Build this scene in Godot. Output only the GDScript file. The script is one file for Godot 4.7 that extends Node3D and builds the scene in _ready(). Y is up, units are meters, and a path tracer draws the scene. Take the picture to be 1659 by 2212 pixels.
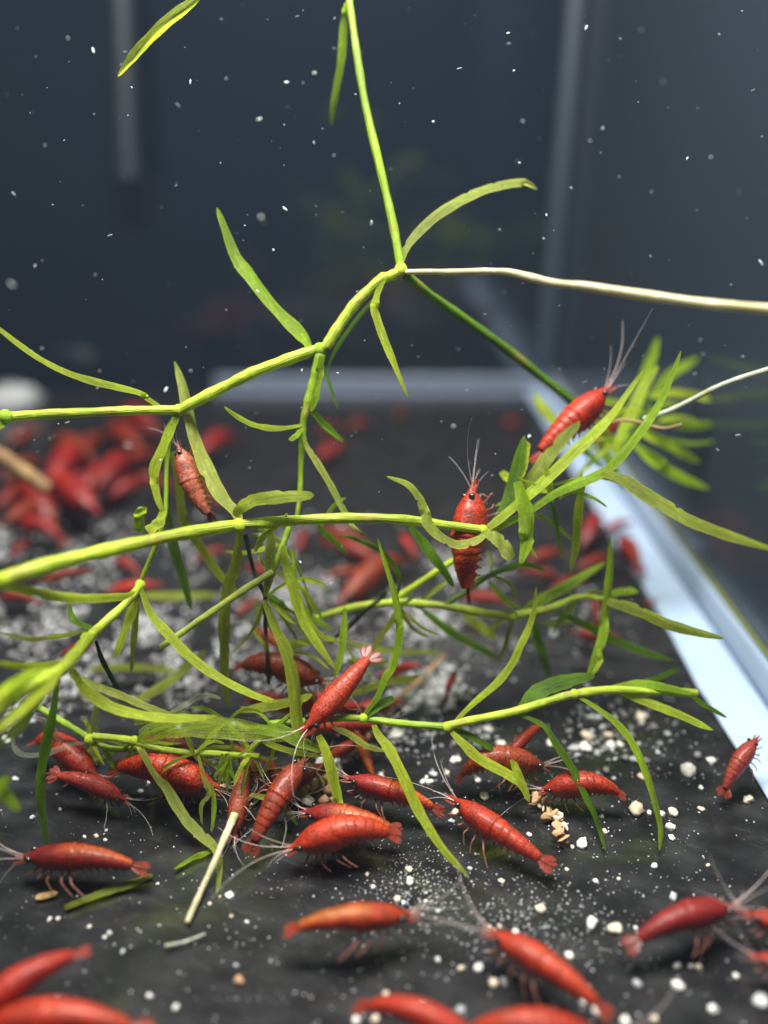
extends Node3D
# A close look into a shrimp tank: red dwarf shrimp on a dark glass floor, thin-leaved stem plants floating above them.
# Real size, in metres. The lens: F is its focal length in units of a 1659 x 2212 picture.

const F := 1700.0
const CX := 829.5
const CY := 1106.0
const EYE_HEIGHT := 0.115
const PITCH := 0.4330            # radians below the horizontal
const WALL_X := 0.087
const BACK_Z := -0.402
var rng := RandomNumberGenerator.new()
var used := {}
var eye := Vector3(0, EYE_HEIGHT, 0)
var M := {}
var sphere_mesh: ArrayMesh

# ---------------------------------------------------------------- small helpers
func ray(x: float, y: float) -> Vector3:
	var u := (x - CX) / F
	var v := (y - CY) / F
	return Vector3(u, -v * cos(PITCH) - sin(PITCH), v * sin(PITCH) - cos(PITCH))

func floor_depth(y: float, h := 0.0) -> float:
	var k := sin(PITCH) + (y - CY) / F * cos(PITCH)
	return (EYE_HEIGHT - h) / k if k > 0.02 else 9.0

func at(x: float, y: float, z: float) -> Vector3:
	return eye + ray(x, y) * z

func on_floor(x: float, y: float, h := 0.0) -> Vector3:
	return at(x, y, floor_depth(y, h))

func numbered(called: String) -> String:
	var n: int = used.get(called, 0)
	used[called] = n + 1
	return called if n == 0 else "%s_%03d" % [called, n]

func tag(o: Node3D, label := "", category := "", group := "", kind := "") -> Node3D:
	if label: o.set_meta("label", label)
	if category: o.set_meta("category", category)
	if group: o.set_meta("group", group)
	if kind: o.set_meta("kind", kind)
	return o

func thing(called: String, where: Vector3, label: String, category: String, group := "") -> Node3D:
	var o := Node3D.new()
	o.name = numbered(called)
	add_child(o, true)
	o.position = where
	return tag(o, label, category, group)

func part(parent: Node3D, called: String, mesh: Mesh, mat: Material) -> MeshInstance3D:
	var o := MeshInstance3D.new()
	if parent == self:
		o.name = numbered(called)
	else:
		var key := str(parent.get_instance_id()) + called
		var n: int = used.get(key, 0)
		used[key] = n + 1
		o.name = called if n == 0 else "%s_%03d" % [called, n]
	o.mesh = mesh
	o.material_override = mat
	parent.add_child(o, true)
	return o

func lin(r: float, g: float, b: float) -> Color:
	return Color(r, g, b).linear_to_srgb()

# rings of equally many points, joined to a closed surface with smooth normals
func skin(rings: Array, cols: Array, vscale := 1.0, uscale := 1.0) -> ArrayMesh:
	var n: int = rings[0].size()
	var m := rings.size()
	var V := PackedVector3Array()
	var N := PackedVector3Array()
	var C := PackedColorArray()
	var U := PackedVector2Array()
	var centres: Array = []
	for i in m:
		var c := Vector3.ZERO
		for j in n: c += rings[i][j]
		centres.append(c / n)
	for i in m:
		for j in n + 1:
			V.append(rings[i][j % n])
			C.append(cols[i][j % n] if cols[i] is PackedColorArray else cols[i])
			U.append(Vector2(float(j) / n * uscale, float(i) / (m - 1) * vscale))
	N.resize(V.size())
	N.fill(Vector3.ZERO)
	var I := PackedInt32Array()
	var sense := 0.0
	for i in m - 1:
		for j in n:
			var a := i * (n + 1) + j
			var b := a + 1
			var d := a + n + 1
			var e := d + 1
			I.append_array([a, b, d, b, e, d])
			var f := (V[b] - V[a]).cross(V[d] - V[a]) + (V[e] - V[b]).cross(V[d] - V[b])
			sense += f.dot(V[a] - centres[i])
			for k in [a, b, d, e]: N[k] += f
	for i in m:
		var s := N[i * (n + 1)] + N[i * (n + 1) + n]
		N[i * (n + 1)] = s
		N[i * (n + 1) + n] = s
	# caps
	for e in [0, m - 1]:
		var c: Vector3 = centres[e]
		var k := V.size()
		V.append(c)
		var axis: Vector3 = (centres[0] - centres[1] if e == 0 else centres[m - 1] - centres[m - 2])
		N.append(axis if sense > 0 else -axis)
		C.append(cols[e][0] if cols[e] is PackedColorArray else cols[e])
		U.append(Vector2(0.5, 0.0 if e == 0 else vscale))
		for j in n:
			var a: int = e * (n + 1) + j
			if e == 0: I.append_array([k, a + 1, a])
			else: I.append_array([k, a, a + 1])
	for i in N.size():
		N[i] = (N[i] if sense > 0 else -N[i]).normalized()
	if sense > 0:       # front faces run clockwise
		for i in range(0, I.size(), 3):
			var t := I[i]
			I[i] = I[i + 1]
			I[i + 1] = t
	var A := []
	A.resize(Mesh.ARRAY_MAX)
	A[Mesh.ARRAY_VERTEX] = V
	A[Mesh.ARRAY_NORMAL] = N
	A[Mesh.ARRAY_COLOR] = C
	A[Mesh.ARRAY_TEX_UV] = U
	A[Mesh.ARRAY_INDEX] = I
	var mesh := ArrayMesh.new()
	mesh.add_surface_from_arrays(Mesh.PRIMITIVE_TRIANGLES, A)
	return mesh

# rows of equally many points, joined to one open blade (a leaf)
func sheet(rows: Array, cols: Array, vscale := 1.0) -> ArrayMesh:
	var n: int = rows[0].size()
	var m := rows.size()
	var V := PackedVector3Array()
	var N := PackedVector3Array()
	var C := PackedColorArray()
	var U := PackedVector2Array()
	var I := PackedInt32Array()
	for i in m:
		for j in n:
			V.append(rows[i][j])
			C.append(cols[i][j])
			U.append(Vector2(float(j) / (n - 1), float(i) / (m - 1) * vscale))
	N.resize(V.size())
	N.fill(Vector3.ZERO)
	for i in m - 1:
		for j in n - 1:
			var a := i * n + j
			I.append_array([a, a + n, a + 1, a + 1, a + n, a + n + 1])
			var f := (V[a + 1] - V[a]).cross(V[a + n] - V[a])
			for k in [a, a + 1, a + n, a + n + 1]: N[k] += f
	for i in N.size(): N[i] = N[i].normalized()
	var A := []
	A.resize(Mesh.ARRAY_MAX)
	A[Mesh.ARRAY_VERTEX] = V
	A[Mesh.ARRAY_NORMAL] = N
	A[Mesh.ARRAY_COLOR] = C
	A[Mesh.ARRAY_TEX_UV] = U
	A[Mesh.ARRAY_INDEX] = I
	var mesh := ArrayMesh.new()
	mesh.add_surface_from_arrays(Mesh.PRIMITIVE_TRIANGLES, A)
	return mesh

func join(meshes: Array) -> ArrayMesh:
	var st := SurfaceTool.new()
	for m in meshes: st.append_from(m, 0, Transform3D())
	return st.commit()

# a round thread through points, its radius and colour running from one end to the other
func thread(pts: PackedVector3Array, r0: float, r1: float, c0: Color, c1: Color, sides := 6) -> ArrayMesh:
	var rings := []
	var cols := []
	var m := pts.size()
	var ref := Vector3.UP
	if absf((pts[m - 1] - pts[0]).normalized().dot(ref)) > 0.9: ref = Vector3.RIGHT
	for i in m:
		var t := (pts[mini(i + 1, m - 1)] - pts[maxi(i - 1, 0)]).normalized()
		var a := t.cross(ref).normalized()
		var b := a.cross(t)
		var k := float(i) / (m - 1)
		var r := lerpf(r0, r1, k)
		var ring := PackedVector3Array()
		for j in sides:
			var q := TAU * j / sides
			ring.append(pts[i] + (a * cos(q) + b * sin(q)) * r)
		rings.append(ring)
		cols.append(c0.lerp(c1, k))
	return skin(rings, cols)

func spline(p: PackedVector3Array, per := 6) -> PackedVector3Array:
	var out := PackedVector3Array()
	var m := p.size()
	for i in m - 1:
		for k in per:
			out.append(p[i].cubic_interpolate(p[i + 1], p[maxi(i - 1, 0)], p[mini(i + 2, m - 1)], float(k) / per))
	out.append(p[m - 1])
	return out

func lump(seed_: int, squash := 0.75) -> ArrayMesh:     # a small uneven grain, radius about 1
	var r := RandomNumberGenerator.new()
	r.seed = seed_
	var fn := FastNoiseLite.new()
	fn.seed = seed_
	fn.frequency = 0.75
	var rings := []
	var cols := []
	for i in 7:
		var th := PI * (0.04 + 0.92 * i / 6.0)
		var ring := PackedVector3Array()
		for j in 9:
			var ph := TAU * j / 9
			var d := Vector3(sin(th) * cos(ph), cos(th), sin(th) * sin(ph))
			ring.append(d * (1.0 + 0.95 * fn.get_noise_3dv(d * 2.2)) * Vector3(1, squash, 0.85))
		rings.append(ring)
		cols.append(Color.WHITE)
	return skin(rings, cols)

# ---------------------------------------------------------------- textures and materials
func noise_tex(w: int, h: int, f: Callable) -> ImageTexture:
	var im := Image.create(w, h, false, Image.FORMAT_RGB8)
	for y in h:
		for x in w:
			im.set_pixel(x, y, f.call(x, y))
	return ImageTexture.create_from_image(im)

func mat(rough := 0.5, spec := 0.5) -> StandardMaterial3D:
	var m := StandardMaterial3D.new()
	m.roughness = rough
	m.metallic_specular = spec
	m.vertex_color_use_as_albedo = true
	return m

func make_materials() -> void:
	var n1 := FastNoiseLite.new()
	n1.seed = 3
	n1.frequency = 0.06
	var n2 := FastNoiseLite.new()
	n2.seed = 9
	n2.frequency = 0.016
	n2.fractal_octaves = 4
	# leaf: long veins, rows of cells, paler worn spots
	var leaf_tex := noise_tex(96, 512, func(x, y):
		var vein := 0.5 + 0.5 * n1.get_noise_2d(x * 3.0, y * 0.12)
		var cells := 0.5 + 0.5 * n1.get_noise_2d(x * 4.0 + 300.0, y * 2.2)
		var worn := smoothstep(0.1, 0.5, n2.get_noise_2d(x * 1.5, y * 1.4 + 77.0))
		var v := clampf(0.56 + 0.34 * vein + 0.22 * cells, 0.0, 1.0)
		var c := Color(v * 0.97, v, v * 0.9)
		return c.lerp(Color(1, 1, 0.98), worn * 0.55))
	var leaf_bump := noise_tex(96, 512, func(x, y):
		var v := 0.5 + 0.4 * n1.get_noise_2d(x * 3.0, y * 0.15) + 0.2 * n1.get_noise_2d(x * 4.0, y * 3.0)
		return Color(v, v, v))
	for k in ["leaf", "stem", "film"]:
		var m := mat(0.42, 0.45)
		m.albedo_texture = leaf_tex
		m.heightmap_enabled = true
		m.heightmap_texture = leaf_bump
		m.heightmap_scale = 0.02
		m.backlight_enabled = true
		m.backlight = lin(1.5, 1.5, 1.5) if k != "stem" else lin(0.7, 0.7, 0.7)
		M[k] = m
	M.film.transparency = BaseMaterial3D.TRANSPARENCY_ALPHA
	M.film.roughness = 0.5
	var root := mat(0.5, 0.4)
	root.albedo_texture = leaf_tex
	root.backlight_enabled = true
	root.backlight = lin(0.5, 0.5, 0.45)
	M.root = root
	# shrimp shell: red granules
	var gr := FastNoiseLite.new()
	gr.seed = 21
	gr.frequency = 0.16
	var big := FastNoiseLite.new()
	big.seed = 4
	big.frequency = 0.035
	var shell_tex := noise_tex(384, 384, func(x, y):
		var a := 0.5 + 0.5 * gr.get_noise_2d(x, y)
		var b := 0.5 + 0.5 * big.get_noise_2d(x, y)
		var pale := smoothstep(0.62, 0.8, a) * 0.4
		var v := clampf(-0.18 + 0.75 * a + 1.05 * b, 0.12, 1.0)
		return Color(v, v * (0.84 + 0.16 * b), v * 0.9).lerp(Color(1, 1, 1), pale))
	var shell := mat(0.5, 0.4)
	shell.albedo_texture = shell_tex
	shell.clearcoat_enabled = true
	shell.clearcoat = 0.12
	shell.clearcoat_roughness = 0.18
	shell.heightmap_enabled = true
	shell.heightmap_texture = shell_tex
	shell.heightmap_scale = 0.007
	shell.subsurf_scatter_enabled = true
	shell.subsurf_scatter_strength = 0.14
	M.shell = shell
	var fin := mat(0.3, 0.5)
	fin.transparency = BaseMaterial3D.TRANSPARENCY_ALPHA
	fin.roughness = 0.35
	fin.albedo_texture = shell_tex
	fin.backlight_enabled = true
	fin.backlight = lin(0.8, 0.8, 0.8)
	M.fin = fin
	var hair := mat(0.4, 0.5)
	hair.transparency = BaseMaterial3D.TRANSPARENCY_ALPHA
	M.hair = hair
	var eye_m := mat(0.12, 0.6)
	eye_m.albedo_color = lin(0.008, 0.008, 0.01)
	M.eye = eye_m
	# grains
	var grain := mat(0.6, 0.4)
	grain.albedo_color = lin(0.68, 0.67, 0.63)
	grain.backlight_enabled = true
	grain.backlight = lin(0.4, 0.4, 0.4)
	M.grain = grain
	var silt := mat(0.8, 0.2)
	silt.albedo_color = lin(0.16, 0.16, 0.165)
	M.silt = silt
	var tan_m := mat(0.7, 0.3)
	tan_m.albedo_color = lin(0.36, 0.22, 0.12)
	M.tan = tan_m
	var mote := mat(0.6, 0.3)
	mote.albedo_color = lin(0.75, 0.78, 0.8)
	mote.backlight_enabled = true
	mote.backlight = lin(1, 1, 1)
	M.mote = mote
	# floor: dark pane under a grey film of fine dust
	var fl := FastNoiseLite.new()
	fl.seed = 12
	fl.frequency = 0.012
	fl.fractal_octaves = 5
	var speck := FastNoiseLite.new()
	speck.seed = 5
	speck.frequency = 0.35
	var streak := FastNoiseLite.new()
	streak.seed = 44
	streak.frequency = 0.03
	var floor_tex := noise_tex(1024, 1024, func(x, y):
		var a := 0.5 + 0.5 * fl.get_noise_2d(x, y * 1.8)
		var s := smoothstep(0.5, 0.75, speck.get_noise_2d(x, y)) * smoothstep(0.4, 0.7, 0.5 + 0.5 * fl.get_noise_2d(x + 900.0, y))
		var scr := smoothstep(0.32, 0.6, streak.get_noise_2d(x * 0.35 + y * 0.16, y * 2.4 - x * 1.0))
		var v := 0.055 + 0.125 * a + 0.035 * scr
		return Color(v * 0.98, v, v * 1.03).lerp(Color(0.62, 0.62, 0.62), s * 0.7))
	var floor_m := StandardMaterial3D.new()
	floor_m.albedo_texture = floor_tex
	floor_m.uv1_triplanar = true
	floor_m.uv1_world_triplanar = true
	floor_m.uv1_scale = Vector3(7, 7, 7)
	floor_m.roughness = 0.16
	floor_m.metallic_specular = 0.5
	M.floor = floor_m
	var wall_m := StandardMaterial3D.new()
	wall_m.albedo_color = lin(0.004, 0.008, 0.015)
	wall_m.roughness = 0.08
	wall_m.metallic_specular = 0.71
	wall_m.clearcoat_enabled = true
	wall_m.clearcoat = 1.0
	wall_m.clearcoat_roughness = 0.05
	M.wall = wall_m
	var side_m: StandardMaterial3D = wall_m.duplicate()
	side_m.clearcoat_enabled = false
	side_m.roughness = 0.22
	side_m.albedo_color = lin(0.022, 0.031, 0.043)
	M.side = side_m
	var seal := StandardMaterial3D.new()
	seal.albedo_color = lin(0.26, 0.34, 0.46)
	seal.roughness = 0.45
	M.seal = seal
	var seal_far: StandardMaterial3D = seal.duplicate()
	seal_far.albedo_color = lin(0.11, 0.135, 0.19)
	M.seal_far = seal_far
	var cream: StandardMaterial3D = M.grain.duplicate()
	cream.albedo_color = lin(0.6, 0.52, 0.4)
	M.cream = cream
	var greyish: StandardMaterial3D = M.grain.duplicate()
	greyish.albedo_color = lin(0.42, 0.44, 0.46)
	M.greyish = greyish
	var dim: StandardMaterial3D = M.mote.duplicate()
	dim.albedo_color = lin(0.2, 0.22, 0.24)
	M.dim = dim
	var seam := StandardMaterial3D.new()
	seam.albedo_color = lin(0.02, 0.031, 0.047)
	seam.roughness = 0.5
	M.seam = seam
	var glare_m: StandardMaterial3D = seam.duplicate()
	glare_m.albedo_color = lin(0.007, 0.012, 0.019)  # dim tone of the reflected streak, put on a solid tube
	M.glare_streak = glare_m
	var algae := StandardMaterial3D.new()
	algae.albedo_color = lin(0.1, 0.12, 0.03)
	algae.roughness = 0.7
	M.algae = algae

# ---------------------------------------------------------------- plants
const TONE := {
	"b": Color(0.72, 0.88, 0.07), "g": Color(0.47, 0.70, 0.04), "d": Color(0.18, 0.36, 0.02), "o": Color(0.44, 0.52, 0.05),
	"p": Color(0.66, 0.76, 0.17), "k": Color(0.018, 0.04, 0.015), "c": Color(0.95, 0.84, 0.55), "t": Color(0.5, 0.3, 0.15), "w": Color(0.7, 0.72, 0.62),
}

# p: x, y pairs along the strand in picture units; z0, z1: how far before the lens it starts and ends, in mm; w: its width there
func strand(parent: Node3D, called: String, p: Array, z0: float, z1: float, w: float, tone := "g", round_ := false, w_end := -1.0, blunt := false, alpha := 1.0) -> MeshInstance3D:
	var pts := PackedVector3Array()
	var m := p.size() / 2
	for i in m:
		var k := float(i) / (m - 1)
		var z := lerpf(z0, z1, k) * 0.001
		z = minf(z, floor_depth(p[i * 2 + 1], 0.0012))
		pts.append(at(p[i * 2], p[i * 2 + 1], z))
	var zm := (z0 + z1) * 0.0005
	var width := w / F * zm * (1.0 if round_ else 0.88)
	var base_point := pts[0]
	var s := spline(pts, 7)
	var n := s.size()
	var rings := []
	var cols := []
	var base: Color = TONE[tone]
	var roll := rng.randf_range(-0.3, 0.3)
	var twist := rng.randf_range(-0.6, 0.6)
	if round_: roll = 0.0; twist = 0.0
	var sides := 10
	var seed_ := rng.randf() * 100.0
	var fold := rng.randf_range(0.15, 0.5) * (0.4 if blunt else 1.0)
	for i in n:
		var k := float(i) / (n - 1)
		var t := (s[mini(i + 1, n - 1)] - s[maxi(i - 1, 0)]).normalized()
		var see := (s[i] - eye).normalized()
		var side := t.cross(see)
		if side.length() < 0.05: side = t.cross(Vector3.UP)
		side = side.normalized()
		var up := side.cross(t)
		var a := roll + twist * (k - 0.5)
		if not round_:
			var lean := (0.0 if absf(t.y) > 0.93 else 0.62)
			a += lean if absf((side + up * 0.7).cross(t).y) > absf((side - up * 0.7).cross(t).y) else -lean     # most blades turn their face to the light
			a = clampf(a, -1.0, 1.0)
		var wide := side * cos(a) + up * sin(a)
		var thin := wide.cross(t).normalized()
		var half: float
		var depth: float
		if round_:
			half = 0.5 * width * (lerpf(1.0, w_end / w, k) if w_end >= 0 else 1.0)
			half *= 0.93 + 0.06 * sin(k * 23.0 + seed_) + 0.04 * sin(k * 61.0 + seed_)
			depth = half * 0.95
		else:
			var shape := minf(1.0, 0.5 + 1.6 * k) * (1.0 if blunt else pow(1.0 - pow(k, 4.2), 0.65))
			if blunt: shape *= pow(1.0 - pow(k, 14.0), 0.5)
			shape = maxf(shape, 0.05)
			half = 0.5 * width * shape / cos(a) * (1.0 + 0.06 * sin(k * 17.0 + seed_) + 0.04 * sin(k * 41.0 + seed_ * 2.0))
			depth = maxf(half * 0.16, 0.00009)
		var ring := PackedVector3Array()
		var cc := PackedColorArray()
		var tint := 0.88 + 0.2 * sin(k * 9.0 + seed_) * sin(k * 4.0 + seed_ * 3.0)
		if not round_:
			var bite := 0.4 * smoothstep(0.7, 0.92, sin(k * 57.0 + seed_) * sin(k * 23.0 + seed_ * 2.0)) if tone in ["p", "o"] else 0.0
			for j in 9:
				var x := j / 4.0 - 1.0
				if x > 0.0: x *= 1.0 - bite
				ring.append(s[i] - base_point + wide * (half * x) + thin * (half * (fold * (absf(x) - 0.5) + 0.10 * sin(k * 13.0 + x * 2.0 + seed_))))
				var c := base * tint * (1.0 - 0.14 * smoothstep(0.3, 0.0, absf(x)))
				c = c.lerp(base * Color(1.5, 1.25, 1.3), smoothstep(0.7, 1.0, absf(x)) * 0.55)
				c.a = alpha
				cc.append(c)
			rings.append(ring)
			cols.append(cc)
			continue
		for j in sides:
			var q := TAU * j / sides
			var x := cos(q)
			var channel := 0.0 if round_ else 0.28 * (absf(x) - 0.4)
			ring.append(s[i] - base_point + wide * (half * x) + thin * (depth * sin(q) + half * channel))
			var c := base * tint * Color(0.80, 0.80, 0.95)
			c = c.lerp(Color(0.42, 0.33, 0.09), 0.55 * smoothstep(0.45, 0.9, sin(k * 7.0 + seed_ * 5.0) * sin(k * 19.0 + seed_)))
			if not round_ : c = c.lerp(base * Color(1.35, 1.2, 1.1), smoothstep(0.75, 1.0, absf(x)) * 0.5)
			c.a = alpha
			cc.append(c)
		rings.append(ring)
		cols.append(cc)
	var vs := maxf(1.0, roundf(n / 14.0)) * 0.5
	var mesh := skin(rings, cols, vs, 1.0) if round_ else sheet(rings, cols, vs)
	var made := part(parent, called, mesh, M.film if alpha < 1.0 else M.root if tone in ["c", "t", "w"] else M.stem if round_ else M.leaf)
	made.position = base_point - (Vector3.ZERO if parent == self else parent.position)
	return made

func knot(parent: Node3D, x: float, y: float, z: float, w: float, tone := "b") -> void:   # the swelling where leaves leave the stem
	var r := w / F * z * 0.001 * 0.43
	var c := at(x, y, minf(z * 0.001, floor_depth(y, 0.0015)))
	var rings := []
	var cols := []
	for i in 7:
		var th := PI * (0.05 + 0.9 * i / 6.0)
		var ring := PackedVector3Array()
		for j in 10:
			var q := TAU * j / 10
			ring.append(Vector3(sin(th) * cos(q), 1.15 * cos(th), sin(th) * sin(q)) * r)
		rings.append(ring)
		cols.append(TONE[tone])
	part(parent, "node", skin(rings, cols), M.stem).position = c - parent.position

func plant(label: String, x: float, y: float, z: float) -> Node3D:
	return thing("stem_plant", at(x, y, z * 0.001), label, "aquatic plant", "thin-leaved green water plants in the tank")

# ---------------------------------------------------------------- shrimp
const PROFILE := [   # along the body from the tip of the beak: place, half width, height above and below the middle line
	[0.0, 0.002, 0.003, 0.003], [0.05, 0.006, 0.012, 0.009], [0.10, 0.014, 0.021, 0.018], [0.14, 0.027, 0.029, 0.036], [0.19, 0.042, 0.043, 0.058],
	[0.26, 0.056, 0.059, 0.076], [0.34, 0.062, 0.067, 0.086], [0.42, 0.064, 0.070, 0.087], [0.478, 0.063, 0.070, 0.080], [0.55, 0.058, 0.066, 0.080], [0.62, 0.052, 0.059, 0.074],
	[0.69, 0.047, 0.053, 0.064], [0.76, 0.039, 0.045, 0.052], [0.82, 0.032, 0.037, 0.038], [0.87, 0.026, 0.028, 0.025],
]
const STOUT := 1.3
func profile(s: float) -> Vector3:
	for i in PROFILE.size() - 1:
		if s <= PROFILE[i + 1][0]:
			var k: float = smoothstep(0.0, 1.0, (s - PROFILE[i][0]) / (PROFILE[i + 1][0] - PROFILE[i][0])) * 0.4 + 0.6 * (s - PROFILE[i][0]) / (PROFILE[i + 1][0] - PROFILE[i][0])
			return STOUT * Vector3(lerpf(PROFILE[i][1], PROFILE[i + 1][1], k), lerpf(PROFILE[i][2], PROFILE[i + 1][2], k), lerpf(PROFILE[i][3], PROFILE[i + 1][3], k))
	return STOUT * Vector3(PROFILE[-1][1], PROFILE[-1][2], PROFILE[-1][3])

# colours of shell: [main, back stripe, underside]
const SHELL := {
	"red": [Color(0.368, 0.0206, 0.0026), Color(0.442, 0.0377, 0.0030), Color(0.352, 0.0308, 0.0053)],
	"orange": [Color(0.427, 0.0343, 0.0030), Color(0.552, 0.1302, 0.0076), Color(0.405, 0.0549, 0.0057)],
	"crimson": [Color(0.242, 0.0069, 0.0038), Color(0.294, 0.0123, 0.0038), Color(0.220, 0.0151, 0.0053)],
	"striped": [Color(0.250, 0.0095, 0.0034), Color(0.552, 0.0890, 0.0057), Color(0.236, 0.0171, 0.0053)],
	"brown": [Color(0.242, 0.0288, 0.0057), Color(0.294, 0.0377, 0.0061), Color(0.250, 0.0549, 0.0133)],
	"dark": [Color(0.147, 0.0062, 0.0038), Color(0.177, 0.0095, 0.0042), Color(0.147, 0.0109, 0.0053)],
	"pink": [Color(0.338, 0.0288, 0.0129), Color(0.324, 0.0412, 0.0190), Color(0.368, 0.0755, 0.0342)],
	"pale": [Color(0.300, 0.0420, 0.0128), Color(0.320, 0.0980, 0.0360), Color(0.330, 0.1540, 0.0640)],
}

class Spine:
	var pos: PackedVector3Array
	var dir: PackedVector3Array
	var up: PackedVector3Array
	var side: PackedVector3Array
	var at_s: PackedFloat32Array
	func find(s: float) -> int:
		var best := 0
		for i in at_s.size():
			if absf(at_s[i] - s) < absf(at_s[best] - s): best = i
		return best

func spine(bend: float, swing: float) -> Spine:
	var q := Spine.new()
	var n := 88
	var p := Vector3.ZERO
	var last := 0.0
	for i in n:
		var s := 0.87 * i / (n - 1)
		var th := -0.10 + 0.10 * smoothstep(0.0, 0.3, s) + bend * smoothstep(0.36, 0.9, s)
		var ps := swing * (s - 0.3)
		var d := Vector3(-cos(th) * cos(ps), -sin(th), sin(ps) * cos(th)).normalized()
		p += d * (s - last)
		last = s
		var sd := d.cross(Vector3.UP).normalized()
		if sd.z > 0: sd = -sd
		q.pos.append(p)
		q.dir.append(d)
		q.side.append(sd)
		q.up.append(sd.cross(d).normalized() if sd.cross(d).y > 0 or absf(th) > 1.2 else -sd.cross(d).normalized())
		q.at_s.append(s)
	return q

func blade(p0: Vector3, d: Vector3, side: Vector3, length: float, width: float, thick: float, c0: Color, c1: Color, round_tip := true) -> ArrayMesh:
	var rings := []
	var cols := []
	var up := side.cross(d).normalized()
	for i in 8:
		var k := i / 7.0
		var w := width * (0.35 + 0.65 * sin(minf(k * 1.9, 1.57))) * (pow(maxf(1.0 - pow(k, 3.5), 0.0), 0.5) if round_tip else 1.0 - k * 0.9)
		w = maxf(w, width * 0.06)
		var ring := PackedVector3Array()
		for j in 8:
			var q := TAU * j / 8
			ring.append(p0 + d * (length * k) + side * (w * cos(q)) + up * (thick * (1.0 - 0.7 * k) * sin(q) + 0.05 * length * sin(k * 2.0)))
		rings.append(ring)
		cols.append(c0.lerp(c1, k))
	return skin(rings, cols)

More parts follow.
